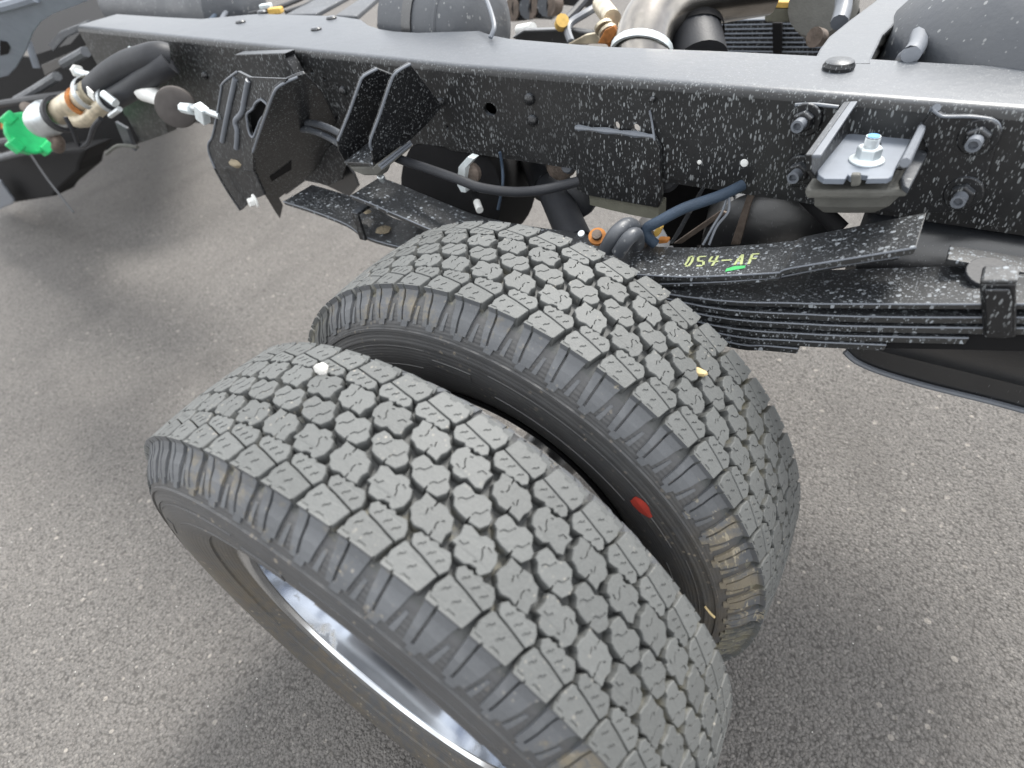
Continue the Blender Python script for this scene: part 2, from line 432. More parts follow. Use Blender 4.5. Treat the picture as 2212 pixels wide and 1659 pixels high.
SA = mm([(-15, 8.5), (-11, 10.5), (-6.5, 9.5), (-3, 8.5), (0, 11.2), (6, 11.2), (8.2, 9.2), (8.6, 7.4), (12.2, 6.6), (14.8, 1.5), (14.6, -5), (10.5, -10.8), (7.5, -10), (6.8, -8.2), (2, -8.6), (-1, -10.8), (-8.5, -10.6), (-10.6, -7.5), (-11.4, -4.6), (-15, -4.4), (-14, 0), (-13.6, 3)])
SA_cut = [mm([(3.2, 5.4), (2.6, 3), (5.2, -.2), (6, -3.2)])]
SA_sh = [mm([(4.6, -5.4), (2.4, -6.2)]), mm([(-11.6, -1.6), (-8, -2.0), (-6, 1.2)]), mm([(4.9, 6.0), (6.6, 5.4), (8.4, 4.6)])]
SB = mm([(-13, 11), (-9.5, 10.2), (-4.2, 9.8), (-4.0, 6.2), (-3.0, 6.2), (-2.6, 10.2), (3.4, 10.8), (7, 8.4), (11, 7.4), (13.2, 2.4), (14.6, .4), (13, -4), (14.2, -10), (6.2, -10.9), (5.6, -7.0), (4.6, -7.0), (4.8, -10.6), (0, -9.4), (-6, -10.8), (-10, -9), (-11.6, -6), (-14.8, -3.4), (-14.6, 1.4), (-12.8, 5)])
SB_cut = [mm([(-5.8, 3.2), (-5.2, 1.4), (-4.4, -1)]), mm([(5.4, -5.6), (4.2, -2.4), (4.6, .4)])]
SB_sh = [mm([(-4.2, 4.8), (-3.6, 3.6), (-2.6, 3.2)]), mm([(5.8, 1.2), (7.6, 2.4)])]
ZZ = mm([(-17, 3.4), (-14, 9.6), (-9, 9.4), (-3.6, 7.6), (-1, 8.6), (2, 10.8), (9.4, 9.6), (11.6, 6), (12.6, 3.4), (16.6, .4), (17, -3.6), (13.2, -9.6), (4.6, -10.4), (4, -7.2), (3, -7.2), (2.6, -10), (-5, -9.2), (-10, -7.6), (-13.2, -2.6), (-16.6, -1)])
ZZ_sh = [mm([(-10.6, -3.0), (-9.2, -.4), (-5.6, .8), (-3.9, 3.8), (-3.3, 5.8)]), mm([(3.7, -5.6), (4.6, -2.8), (8, -1.6), (9.6, 1.8), (10.2, 4.0)])]
LI = mm([(-19.5, -47.5), (-15.5, -42.8), (-11.5, -43.8), (-8.5, -42.2), (-6, -44.4), (-2, -42.2), (1, -41.6), (3.4, -44), (8.5, -42.6), (13.5, -42.2), (18.2, -47.5), (20.2, -54), (16.4, -61), (7, -59.3), (-5, -56.8), (-15, -55.2), (-17.4, -53)])
LI_cut = []
LI_sh = [mm([(-9.6, -53), (-9, -50.6), (-7, -49.6), (-6.6, -47)]), mm([(-.6, -54.6), (.2, -52), (2.2, -51), (2.8, -48.4)]), mm([(7.4, -55.8), (8.2, -53), (10.2, -52.2), (10.8, -49.6)])]
LO = mm([(-21.5, -56), (-18.5, -55.4), (-15.5, -56.6), (-5, -58.1), (7, -60.6), (15.6, -62.4), (14, -69), (11.5, -79), (6, -79), (1.5, -79), (.6, -76.4), (-7, -76.4), (-8, -79), (-16, -79), (-17, -76.6), (-24, -76.6), (-25.5, -68)])
LO_sh = [mm([(-15.5, -67), (-15, -64.4), (-13, -63.4), (-12.4, -61)]), mm([(-5.4, -70), (-4.6, -67.4), (-2.6, -66.6), (-2, -64)])]
COLS = [('S', -.0283, 0.0), ('Z', 0.0, .45), ('S', .0283, .95), ('LI', -1, .36), ('LO', -1, .36), ('LI', 1, .62), ('LO', 1, .62)]

# sidewall profile (v, r) of the near half, from tread edge to bead
SIDE = [(-.0765, .3890), (-.0840, .3855), (-.0920, .3790), (-.1000, .3700), (-.1070, .3600), (-.1090, .3560), (-.1115, .3555), (-.1124, .3520), (-.1105, .3510), (-.1145, .3400), (-.1150, .3388), (-.1135, .3380), (-.1168, .3250), (-.1170, .3120), (-.1150, .2980), (-.1110, .2850), (-.1050, .2730), (-.1040, .2700), (-.1010, .2694), (-.0960, .2580), (-.0900, .2480), (-.0850, .2420), (-.0840, .2380), (-.0840, .2250)]
def side_at(r):
    for (v0, r0), (v1, r1) in zip(SIDE, SIDE[1:]):
        if r0 >= r >= r1 and r0 != r1: return v0 + (v1 - v0) * (r0 - r) / (r0 - r1)
    return -.0765 if r > .389 else -.09
def pitch_angles(wob, ph):
    n = 60; L = [1 + wob * math.cos(2 * math.pi * (k / n) - ph) for k in range(n)]; s = sum(L); a = 0; o = []
    for l in L: o.append(a); a += 2 * math.pi * l / s
    return o, [2 * math.pi * l / s for l in L]
lug_side = None
def shoulder_lug_mesh(flip):
    """outer lug: tread top plus the buttress running down the shoulder"""
    mb = block_mesh('x', LO, [], LO_sh, 0, 0, flip=flip)
    sg = -1 if flip else 1
    def SP(u, r, proud):
        v = side_at(r) - proud; t = sg * u / RT
        rr = r + proud * .35
        return Vector((rr * math.sin(t), sg * v, rr * math.cos(t)))
    def pad(uu0, uu1, r0, r1, w0, w1, p0, p1, n=4):
        """raised pad between radii r0>r1, from u range uu0 at the top to uu1 at the bottom"""
        rows = []
        for i in range(n + 1):
            t = i / n; r = r0 + (r1 - r0) * t; a = uu0[0] + (uu1[0] - uu0[0]) * t; b = uu0[1] + (uu1[1] - uu0[1]) * t; p = p0 + (p1 - p0) * t
            rows.append([SP(a, r, -.003), SP(a + .0006, r, p), SP(b - .0006, r, p), SP(b, r, -.003)])
        vs = [q for row in rows for q in row]; fs = []
        for i in range(n):
            for k in range(3): fs.append((i * 4 + k, i * 4 + k + 1, i * 4 + k + 5, i * 4 + k + 4))
        fs.append((0, 1, 2, 3)); fs.append((n * 4, n * 4 + 3, n * 4 + 2, n * 4 + 1))
        mb.add(vs, fs)
    top = .4000
    # buttress: two bars with a sunk scoop between, and a stepped foot
    pad((-.0262, -.0150), (-.0205, -.0125), top, .3640, 0, 0, .0042, .0026, 5)
    pad((-.0135, .0108), (-.0105, .0030), top, .3660, 0, 0, .0042, .0024, 5)
    pad((-.0150, -.0010), (-.0150, -.0030), .3660, .3600, 0, 0, .0022, .0020, 2)
    pad((.0105, .0155), (.0065, .0140), .3800, .3640, 0, 0, .0008, .0016, 3)
    return mb
PROTO = {}
def scl(L, a, b): return [(x * a, y * b) for x, y in L]
SA, SB = scl(SA, 1.33, 1.33), scl(SB, 1.33, 1.31); ZZ = scl(ZZ, 1.22, 1.30)
SA_cut, SA_sh, SB_cut, SB_sh = ([scl(q, 1.33, 1.31) for q in L] for L in (SA_cut, SA_sh, SB_cut, SB_sh))
ZZ_sh = [scl(q, 1.22, 1.30) for q in ZZ_sh]
LI_sh = [scl(q, 1.15, 1.0) for q in LI_sh]
LO_sh = [scl(q, 1.2, 1.02) for q in LO_sh]

def tyre(yc, phase, wob, ph2, label, first_vis, last_vis):
    T = MB()
    prof = [(v, r) for v, r in SIDE[::-1]] + [(v, crown(v) - .0115) for v in (-.070, -.05, -.025, 0, .025, .05, .070)] + [(-v, r) for v, r in SIDE]
    T.lathe(prof, (0, 0, 0), (0, 1, 0), 160)
    t = T.build('tyre', 'sidewall', TRUCK, smooth=True); t.location = (0, yc, HUB); t['label'] = label
    # the groove floor is the tread compound
    t.data.materials.append(MATS['tread_rubber'])
    for p in t.data.polygons:
        c = p.center
        if abs(c.y) < .082: p.material_index = 1
    A, L = pitch_angles(wob, ph2)
    far = MB()
    for k in range(60):
        for ci, (kind, sgn, fr) in enumerate(COLS):
            ang = A[k] + fr * L[k] + phase
            ang = (ang + math.pi) % (2 * math.pi) - math.pi
            if kind == 'S': key = ('S', k % 2, sgn)
            elif kind == 'Z': key = ('Z', 0, 0)
            else: key = (kind, sgn)
            if key not in PROTO:
                if kind == 'S':
                    o, c, s = ((SA, SA_cut, SA_sh), (SB, SB_cut, SB_sh))[k % 2]
                    if sgn > 0: mb = block_mesh('b', o, c, s, sgn, flip=True)
                    else: mb = block_mesh('b', o, c, s, sgn)
                elif kind == 'Z': mb = block_mesh('b', ZZ, [], ZZ_sh, 0)
                elif kind == 'LI': mb = block_mesh('b', LI, [], LI_sh, 0, flip=(sgn > 0))
                else: mb = shoulder_lug_mesh(sgn > 0)
                PROTO[key] = (mb, None)
            mb, me = PROTO[key]
            vis = first_vis < math.degrees(ang) < last_vis
            if vis:
                nm = 'shoulder_lug' if kind == 'LO' else 'tread_block'
                if me is None:
                    o = mb.build(nm, 'tread_rubber', t); me = o.data; PROTO[key] = (mb, me)
                    if kind == 'LO':
                        me.materials.append(MATS['wall_rubber'])
                        for p in me.polygons:
                            q = p.center
                            if abs(q.y) > .0800 or (q.x ** 2 + q.z ** 2) ** .5 < .394: p.material_index = 1
                else:
                    o = bpy.data.objects.new(nm, me); COL.objects.link(o); o.parent = t
                o.rotation_euler = (0, ang, 0)
            else:
                Rm = Matrix.Rotation(ang, 3, 'Y'); far.add([Rm @ Vector(q) for q in mb.v], mb.f)
    o = far.build('tread_block_ring', 'tread_rubber', t); o['kind'] = 'stuff'
    return t
T1 = tyre(0, R_(3.0), .03, R_(20), 'outer rear tyre, nearest, with chrome rim and a white pebble in its tread', -38, 93)
T2 = tyre(.2849, R_(1.5), .085, R_(10), 'inner rear tyre beside the leaf spring', -38, 93)

def on_side(x, y, yc, dv=0):
    """picture point on the near sidewall of a tyre"""
    d = ray(x, y); v = -.105
    for _ in range(12):
        p = CAM + d * ((yc + v - CAM.y) / d.y); r = math.hypot(p.x, p.z - HUB); v = side_at(r)
    return p, r
def ring_part(name, r0, r1, a0, a1, proud, parent, mat='sidewall', n=28):
    mb = MB(); vs = []; fs = []; m = 4
    for i in range(n + 1):
        a = R_(a0 + (a1 - a0) * i / n)
        for r, p in ((r0, -.001), (r0 - .0008, proud), (r1 + .0008, proud), (r1, -.001)):
            v = side_at(r) - p; vs.append((r * math.sin(a), v, r * math.cos(a)))
    for i in range(n):
        for k in range(3): fs.append((i * 4 + k, i * 4 + k + 1, i * 4 + k + 5, i * 4 + k + 4))
    fs += [(0, 1, 2, 3), (n * 4 + 3, n * 4 + 2, n * 4 + 1, n * 4)]
    mb.add(vs, fs); return mb.build(name, mat, parent)
for t in (T1, T2):
    for a in (-46, 10, 66, 122):
        ring_part('sidewall_panel', .3340, .3320, a, a + 40, .0011, t); ring_part('sidewall_panel', .3060, .3040, a + 2, a + 38, .0011, t)
        ring_part('sidewall_panel', .3250, .3125, a - 14, a - 4, .0011, t, n=8)

# rims
def rim(yc, mat, dish):
    mb = MB()
    s = -1
    prof = [(-.0790, .236), (-.0810, .2390), (-.0855, .2400), (-.0885, .2380), (-.0890, .2340), (-.0875, .2270), (-.0850, .2225), (-.0800, .2205), (-.0790, .2165), (-.0700, .2158), (-.0300, .2115), (.0150, .2080), (.0300, .2010), (.0360, .1900), (.0380, .1500), (.0300, .1200), (-.0050, .1150), (-.0100, .1050), (-.0100, 0)]
    mb.lathe(prof if dish else [(-.0790, .236), (-.0880, .240), (-.0890, .2345), (-.0790, .226), (-.01, .218), (.08, .215), (.088, .238)], (0, yc, HUB), (0, 1, 0), 128)
    o = mb.build('wheel_rim', mat, TRUCK, smooth=True); return o
simple('bright_alloy', (.72, .74, .76), .22, 1, var=.06)
r1 = rim(0, 'polished_alloy', True); r1['label'] = 'polished alloy dish rim of the outer tyre'
MB().lathe([(-.0830, .2412), (-.0870, .2412), (-.0898, .2385), (-.0902, .2335), (-.0886, .2260), (-.0860, .2214), (-.0800, .2195)], (0, 0, HUB), (0, 1, 0), 128).build('rim_lip', 'bright_alloy', r1, smooth=True)
for k in range(10):
    a = 2 * math.pi * k / 10
    MB().hexnut((.085 * math.sin(a), -.010, HUB + .085 * math.cos(a)), (0, -1, 0), .012, .02, .003, .016).build('wheel_nut', 'zinc', r1)
MB().tube([(-.02, -.02, HUB - .21), (-.02, -.075, HUB - .236)], .004, 8).build('valve_stem', 'zinc', r1)
rim(.2849, 'matt_black', False)['label'] = 'black rim inside the inner tyre'

# paint dabs, pebble, stray bits lodged on the tyres
def dab(name, x, y, yc, rad, mat, parent, label=None):
    p, r = on_side(x, y, yc); q = []
    a0 = math.atan2(p.x, p.z - HUB)
    for k in range(14):
        t = 2 * math.pi * k / 14; rr = rad * (1 + .10 * math.sin(3 * t + 1) + .06 * math.sin(5 * t))
        r2 = r + rr * .72 * math.sin(t); a = a0 + rr * 1.3 * math.cos(t) / r
        q.append(Vector((r2 * math.sin(a), yc + side_at(r2) - .0012, HUB + r2 * math.cos(a))))
    c = sum(q, Vector()) / len(q) + Vector((0, -.0006, 0))
    mb = MB(); mb.add(q + [c], [(i, (i + 1) % 14, 14) for i in range(14)])
    o = mb.build(name, mat, parent); o.matrix_parent_inverse = parent.matrix_basis.inverted(); return o
bpy.context.view_layer.update()
dab('paint_mark', 1386, 1094, .2849, .0125, 'red_mark', T2)['label'] = 'red paint dab on the sidewall'

def on_tread(x, y, yc, r=RT):
    d = ray(x, y); c = Vector((CAM.x, 0, CAM.z - HUB)); a = d.x ** 2 + d.z ** 2; b = c.x * d.x + c.z * d.z; cc = c.x ** 2 + c.z ** 2 - r * r
    t = (-b - math.sqrt(b * b - a * cc)) / a; return CAM + d * t
def rock(name, c, r, mat, sq=(1, 1, 1), seed=0):
    mb = MB(); vs = []; fs = []
    for i in range(7):
        for k in range(10):
            th = math.pi * i / 6; ph = 2 * math.pi * k / 10
            q = Vector((math.sin(th) * math.cos(ph), math.sin(th) * math.sin(ph), math.cos(th)))
            s = r * (1 + .35 * noise.noise(q * 1.3 + Vector((seed, 0, 0))))
            vs.append(Vector(c) + Vector((q.x * s * sq[0], q.y * s * sq[1], q.z * s * sq[2])))
    for i in range(6):
        for k in range(10): fs.append((i * 10 + k, i * 10 + (k + 1) % 10, (i + 1) * 10 + (k + 1) % 10, (i + 1) * 10 + k))
    mb.add(vs, fs); return mb.build(name, mat, smooth=True)
o = rock('pebble', on_tread(694, 797, 0, RT + .002), .0062, 'white_stone', (1.2, 1, .9))
tag(o, 'small white pebble stuck on the tread of the outer tyre', 'pebble')
o = rock('stone_chip', on_tread(1508, 803, .2849, RT - .002), .0065, 'straw', (1.6, .8, .6), 4)
tag(o, 'tan stone chip wedged between tread blocks of the inner tyre', 'pebble')
p, r = on_side(1405, 1205 - 30, .2849)
p, r = on_side(1524, 1307, .2849)
mb = MB().tube([p + Vector((0, -.002, 0)), p + Vector((.008, -.004, -.006)), p + Vector((.014, -.003, -.013))], .0016, 6, flat=.5)
tag(mb.build('straw_stalk', 'straw'), 'short dry straw stalk lying on the lower sidewall of the inner tyre', 'straw')

# ------------------------------------------------------------------ frame rail
YR = .588; TH = .008
ZT = .509 + HUB
def railz(x):
    if x > -.25: return ZT + (.46 - x) * .010 - .003
    return ZT + .0041 + (-.25 - x) * .029
def web_low(x):
    if x > -.3: return .772
    return .772 + (-.3 - x) * -.04
xs = [-1.42 + i * (2.5 / 46) for i in range(47)]
br = .012
outer = [(x, railz(x) - br) for x in xs] + [(x, web_low(x)) for x in reversed(xs)]
outer = [Vector((x, YR, z)) for x, z in outer]
def oval(x, y, ax, az, Y=YR, n=14, tilt=0):
    c = PY(x, y, Y); return [Vector((c.x + ax * math.cos(t) * math.cos(tilt) - az * math.sin(t) * math.sin(tilt), Y, c.z + ax * math.cos(t) * math.sin(tilt) + az * math.sin(t) * math.cos(tilt))) for t in [2 * math.pi * k / n for k in range(n)]]
holes = [oval(1058, 236, .013, .010), oval(1332, 272, .005, .006), oval(1374, 277, .006, .006), oval(673, 153, .005, .005), oval(966, 274, .003, .003), oval(700, 170, .004, .004)]
mb = MB().prism_h(outer, holes, (0, TH, 0))
# bend and top flange with its wandering far edge
FE = [(170, 60), (244, 30), (353, 37), (434, 41), (560, 30), (728, 35), (778, 42), (795, 55), (820, 63), (850, 68), (900, 71), (1035, 67), (1060, 76), (1100, 84), (1303, 101), (1561, 111), (1761, 121), (2000, 135), (2212, 147), (2600, 175)]
fep = [PZ(x, y, ZT) for x, y in FE]
for _ in range(5): fep = [PZ(x, y, railz(p.x)) for (x, y), p in zip(FE, fep)]
def far_y(x):
    for a, b in zip(fep, fep[1:]):
        if a.x <= x <= b.x and b.x != a.x: return a.y + (b.y - a.y) * (x - a.x) / (b.x - a.x)
    return fep[0].y if x < fep[0].x else fep[-1].y
vs = []; fs = []; xq = sorted(set(xs + [p.x for p in fep if -1.42 < p.x < 1.07]))
rows = []
for x in xq:
    z = railz(x); row = []
    for k in range(6):
        a = math.pi / 2 * k / 5; row.append((x, YR + br - br * math.cos(a), z - br + br * math.sin(a)))
    row.append((x, max(far_y(x), YR + .02), z)); row.append((x, max(far_y(x), YR + .02), z - TH))
    row.append((x, YR + br, z - TH)); row.append((x, YR + TH, z - br))
    rows.append(row)
m = len(rows[0]); vs = [q for r_ in rows for q in r_]
fs = [(i * m + k, i * m + (k + 1) % m, (i + 1) * m + (k + 1) % m, (i + 1) * m + k) for i in range(len(rows) - 1) for k in range(m)]
fs += [tuple(range(m)), tuple((len(rows) - 1) * m + k for k in range(m))]
mb.add(vs, fs)
mb.box((-.1, YR + .045,   .768), (2.2, .085, .007))
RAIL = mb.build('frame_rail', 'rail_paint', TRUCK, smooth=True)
for x, y in [(525, 62), (571, 41), (718, 47), (685, 70)]:
    c = PZ(x, y, ZT + .012); c.z = railz(c.x)
    MB().lathe([(0, .011), (.002, .011), (.0045, .0085), (.0055, 0)], c, (0, 0, 1), 18).build('rivet', 'rail_paint', RAIL, smooth=True)
c = PZ(1811, 146, ZT); c.z = railz(c.x)
MB().lathe([(0, .018), (.004, .0185), (.006, .017), (.0085, .0165), (.010, .014), (.011, 0)], c, (0, 0, 1), 28).build('button_bolt', 'bracket_paint', RAIL, smooth=True)
for x, y, r_ in [(1144, 214, .008), (1151, 260, .008), (742, 196, .007), (444, 163, .007), (670, 175, .005), (953, 220, .006), (1790 - 500 + 120, 215, .004)]:
    c = PY(x, y, YR)
    MB().lathe([(0, r_ * 1.1), (.003, r_ * 1.1), (.006, r_ * .9), (.0085, r_ * .4), (.009, 0)], c, (.1, -1, .15), 14).build('rivet', 'bracket_paint', RAIL, smooth=True)
for x, y, r_ in [(1608, 352, .0052), (1511, 350, .0030)]:
    c = PY(x, y, YR)
    MB().lathe([(0, r_), (.0015, r_ * .9), (.002, 0)], c, (0, -1, 0), 14).build('white_plug', 'white_plastic', RAIL, smooth=True)

plate([(960, 190), (1160, 190), (1170, 270), (970, 270)], plY(YR + .05), .004).build('hole_backing', 'matt_black', RAIL)  # black sheet added behind the oval hole to make it dark
# bump stop plate on the web with its pale rubber strip
BP = plY(YR - .011)
mb = plate([c3(815, 850), c3(1335, 912), c3(1372, 975), c3(1385, 1300), c3(1365, 1375), c3(900, 1292), c3(822, 1255)], BP, .010)
BSP = mb.build('bump_stop_plate', 'rail_paint', TRUCK, bevel=.0015)
a, b = PP(*c3(812, 855), BP), PP(*c3(1330, 915), BP)
MB().tube([a + Vector((0, .004, .001)), a.lerp(b, .5) + Vector((0, .003, .002)), b + Vector((0, .004, .001))], lambda t: .0042 + .0012 * math.sin(t * 19), 8, flat=.9).build('weld_bead', 'grey_coat', BSP, smooth=True)
MB().tube([PY(*c3(1308, 730), YR - .001), PY(*c3(1325, 820), YR - .003), PY(*c3(1340, 930), YR - .012)], .0016, 6).build('weld_bead', 'grey_coat', BSP, smooth=True)
mb = plate([c3(905, 1285), c3(1368, 1362), c3(1366, 1455), c3(1200, 1425), c3(1040, 1388), c3(912, 1355)], plY(YR - .004), .03)
mb.build('rubber_strip', 'olive_rubber', BSP, bevel=.002)

# ------------------------------------------------------------------ rear spring hanger (left)
H_ = empty('spring_hanger'); H_.parent = TRUCK
XH = PY(616, 178, .47).x; XL = PY(480, 180, .45).x
pf = plane3((*c2(150, 560), .470), (*c2(340, 1000), .452), (*c2(80, 900), .462))
slot = [c2(400, 655), c2(440, 690), c2(440, 740), c2(400, 790), c2(375, 850), c2(350, 905), c2(325, 880), c2(310, 800), c2(310, 750), c2(345, 720), c2(365, 680)]
outl = [c2(240, 470), c2(150, 545), c2(135, 600), c2(110, 750), c2(78, 900), c2(52, 945), c2(55, 1010), c2(95, 1110), c2(345, 1130), c2(345, 1000), c2(440, 720), c2(490, 600), c2(555, 545), c2(560, 520), c2(320, 510)]
nrm = pf[1] if pf[1].dot(CF) > 0 else -pf[1]
MB().prism_h([PP(*q, pf) for q in outl], [[PP(*q, pf) for q in slot]], nrm * .006).build('hanger_face', 'bracket_paint', H_, bevel=.0015)
for pts in ([(232, 520), (205, 640), (175, 780), (145, 935)], [(318, 530), (295, 640), (275, 740), (232, 800), (245, 870), (238, 980)]):
    P3 = [PP(*c2(*q), pf) - nrm * .001 for q in pts]
    MB().tube(P3, .0050, 10).build('pressed_rib', 'grey_coat', H_, smooth=True)  # ribs coloured paler than the face for the light they catch
plate([c2(250, 560), c2(470, 560), c2(400, 930), c2(230, 930)], (pf[0] + nrm * .022, pf[1]), .003).build('slot_backing', 'matt_black', H_)  # black sheet added so the inside of the slot looks shaded
MB().tube([PP(*q, pf) - nrm * .0012 for q in slot + slot[:1]], .0022, 8).build('slot_rim', 'grey_coat', H_, smooth=True)
rp = plX(PP(*c2(440, 720), pf).x + .002)
def side_plate(pts, X, name='side_plate', th=.006, mat='bracket_paint', par=H_):
    mb = MB().prism([PX(*c2(*q), X) for q in pts], (th, 0, 0)); return mb.build(name, mat, par, bevel=.0012)
rp0 = plane3((*c2(555, 545), .462), (*c2(340, 1010), .446), (*c2(900, 780), YR - .003))
mb = plate([c2(640, 505), c2(550, 545), c2(490, 595), c2(440, 720), c2(390, 860), c2(342, 1005), c2(350, 1120), c2(400, 1250), c2(480, 1380), c2(525, 1450), c2(545, 1360), c2(520, 1310), c2(680, 1190), c2(940, 980), c2(900, 800), c2(800, 600), c2(690, 490)], rp0, .007)
mb.build('side_plate', 'bracket_paint', H_, bevel=.0015)
# pale tubes along the cut edges, their highlight put in as colour
n0 = rp0[1] if rp0[1].dot(CF) < 0 else -rp0[1]
edge_path = [PP(*c2(*q), rp0) + n0 * .0005 for q in [(640, 508), (553, 547), (491, 597), (441, 722), (391, 862), (343, 1005)]]
MB().tube(edge_path, .0022, 8).build('edge_line', 'grey_coat', H_, smooth=True)
edge_path = [PP(*c2(*q), pf) - nrm * .0008 for q in [(240, 475), (150, 548), (135, 602), (110, 752), (78, 902), (53, 947), (56, 1010), (96, 1112)]]
MB().tube(edge_path, .002, 8).build('edge_line', 'grey_coat', H_, smooth=True)
# legs below the face
lp = plane3((*c2(55, 1000), .462), (*c2(345, 1130), .452), (*c2(260, 1390), .448))
plate([c2(55, 960), c2(60, 1030), c2(100, 1130), c2(180, 1270), c2(262, 1392), c2(340, 1320), c2(420, 1290), c2(345, 1120), c2(340, 1010)], (lp[0] + nrm * .012, lp[1]), .006).build('hanger_leg', 'bracket_paint', H_, bevel=.0015)
edge_path = [PP(*c2(*q), lp) for q in [(56, 965), (62, 1032), (102, 1132), (182, 1272), (262, 1390)]]
MB().tube(edge_path, .0022, 8).build('edge_line', 'bracket_paint', H_, smooth=True)
# shelf catching mud
sh = [PY(*c2(160, 1100), .452), PY(*c2(350, 1135), .448), PY(*c2(345, 1040), .470), PY(*c2(190, 1060), .475)]
MB().prism(sh, (0, .004, -.004)).build('hanger_shelf', 'bracket_paint', H_, bevel=.001)
q = PY(*c2(235, 1075), .455)
o = rock('mud_clod', q, .011, 'tan_dirt', (2.0, 1.1, .8), 2); tag(o, 'tan clod of dried mud on the shelf of the rear spring hanger', 'dried mud')
q = PY(*c2(365, 1325), .430)
MB().lathe([(0, 0), (0, .0135), (.003, .0135), (.0045, .011), (.0045, 0)], q, (-.35, -1, .05), 24).hexnut(q + Vector((-.0015, -.0045, 0)), (-.35, -1, .05), .0095, .011).build('shackle_bolt', 'white_plastic', H_, bevel=.0006)
# upper bracket lip above the face
up = plY(YR - .03)
plate([c2(225, 360), c2(560, 350), c2(560, 385), c2(630, 500), c2(560, 520), c2(310, 510), c2(245, 470), c2(215, 420)], up, .024).build('hanger_cap', 'bracket_paint', H_, bevel=.002)
# inner windows of the hanger
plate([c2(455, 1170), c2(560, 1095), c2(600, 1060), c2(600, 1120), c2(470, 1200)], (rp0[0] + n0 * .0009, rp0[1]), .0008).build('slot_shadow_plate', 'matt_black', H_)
plate([c2(545, 1040), c2(880, 960), c2(960, 1060), c2(930, 1190), c2(840, 1232), c2(790, 1215), c2(690, 1195), c2(560, 1290)], plY(YR + .01), .006).build('hanger_gusset', 'bracket_paint', H_, bevel=.001)
# pair of brake tubes between the two brackets
a = [(*c2(600, 850), .54), (*c2(720, 860), .52), (*c2(830, 900), .51), (*c2(930, 960), .50)]
for dx in (0, 48):
    MB().tube([PY(x + dx * .3, y - dx * .28, Y) for x, y, Y in a], .0062, 10).build('brake_tube', 'grey_shell', TRUCK, smooth=True)

# ------------------------------------------------------------------ double plate jounce bracket
J = empty('jounce_bracket'); J.parent = TRUCK
for k, (pts, e, Y0) in enumerate([
    ([(1165, 455), (1075, 505), (1045, 565), (975, 760), (905, 930), (915, 1000), (955, 1070), (1140, 1060), (1150, 900), (1280, 500)], 5, .452),
    ([(1385, 422), (1292, 478), (1252, 550), (1185, 750), (1120, 930), (1128, 990), (1155, 1088), (1290, 1000), (1395, 920), (1500, 820), (1600, 705)], 6, .446)]):
    pts2 = [c2(*q) for q in pts]
    pl = plane3((*pts2[2], Y0 + .028), (*pts2[4], Y0), (*(c2(1600, 705) if k else c2(1400, 700)), YR - .004))
    plate(pts2, pl, .006).build('jounce_plate', 'bracket_paint', J, bevel=.0014)
    nn = pl[1] if pl[1].dot(CF) < 0 else -pl[1]
    MB().tube([PP(*q, pl) + nn * .0004 for q in pts2[:e]], .0021, 8).build('edge_line', 'grey_coat', J, smooth=True)  # plate edge highlight drawn as a pale tube
fl = [PY(*c2(945, 1072), .450), PY(*c2(1135, 1082), .444), PY(*c2(1118, 935), .50), PY(*c2(1000, 1020), .50)]
MB().prism(fl, (0, .002, -.006)).build('bracket_floor', 'spring_paint', J, bevel=.001)
mb = MB()
bl = [c2(1165, 1080), c2(1375, 922), c2(1400, 965), c2(1205, 1125)]
bpz = plane3((*bl[0], .444), (*bl[1], .53), (*bl[3], .446))
plate(bl, bpz, .02).build('rubber_block', 'old_rubber', J, bevel=.002)
for f in (.35, .7):
    A_ = PP(bl[0][0] + (bl[3][0] - bl[0][0]) * f, bl[0][1] + (bl[3][1] - bl[0][1]) * f, bpz); B_ = PP(bl[1][0] + (bl[2][0] - bl[1][0]) * f, bl[1][1] + (bl[2][1] - bl[1][1]) * f, bpz)
    MB().tube([A_, B_], .0022, 6).build('rubber_rib', 'grey_coat', J)
plate([c2(970, 1100), c2(1150, 1095), c2(1210, 1125), c2(1190, 1165), c2(1090, 1165), c2(1000, 1130)], plY(.452), .02).build('bump_pad', 'old_rubber', J, bevel=.004)

# ------------------------------------------------------------------ leaf springs
EDGES = []
SY0, SY1 = .430, .506
def leaf(name, line, th, y0, y1, mat, parent, lift=0, taper=None):
    """flat steel leaf: line of (x, z of its near top edge)"""
    mb = MB(); vs = []; fs = []; n = len(line)
    for i, (x, z) in enumerate(line):
        c = .0
        for Y, Z in ((y0, z + lift), (y1, z + lift), (y1, z + lift - th), (y0, z + lift - th)): vs.append((x, Y, Z))
    for i in range(n - 1):
        for k in range(4): fs.append((i * 4 + k, i * 4 + (k + 1) % 4, (i + 1) * 4 + (k + 1) % 4, (i + 1) * 4 + k))
    fs += [(0, 1, 2, 3), ((n - 1) * 4 + 3, (n - 1) * 4 + 2, (n - 1) * 4 + 1, (n - 1) * 4)]
    mb.add(vs, fs); o = mb.build(name, mat, parent, bevel=.0014)
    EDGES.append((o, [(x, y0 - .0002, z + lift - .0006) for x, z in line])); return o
def xz(pts, Y): return [(PY(*q, Y).x, PY(*q, Y).z) for q in pts]
def dens(L, n=5):
    o = []
    for i in range(len(L) - 1):
        p0, p1, p2, p3 = L[max(i - 1, 0)], L[i], L[i + 1], L[min(i + 2, len(L) - 1)]
        for k in range(n):
            t = k / n; o.append(tuple(.5 * ((2 * p1[j]) + (p2[j] - p0[j]) * t + (2 * p0[j] - 5 * p1[j] + 4 * p2[j] - p3[j]) * t * t + (3 * p1[j] - p0[j] - 3 * p2[j] + p3[j]) * t ** 3) for j in (0, 1)))
    o.append(L[-1]); return o
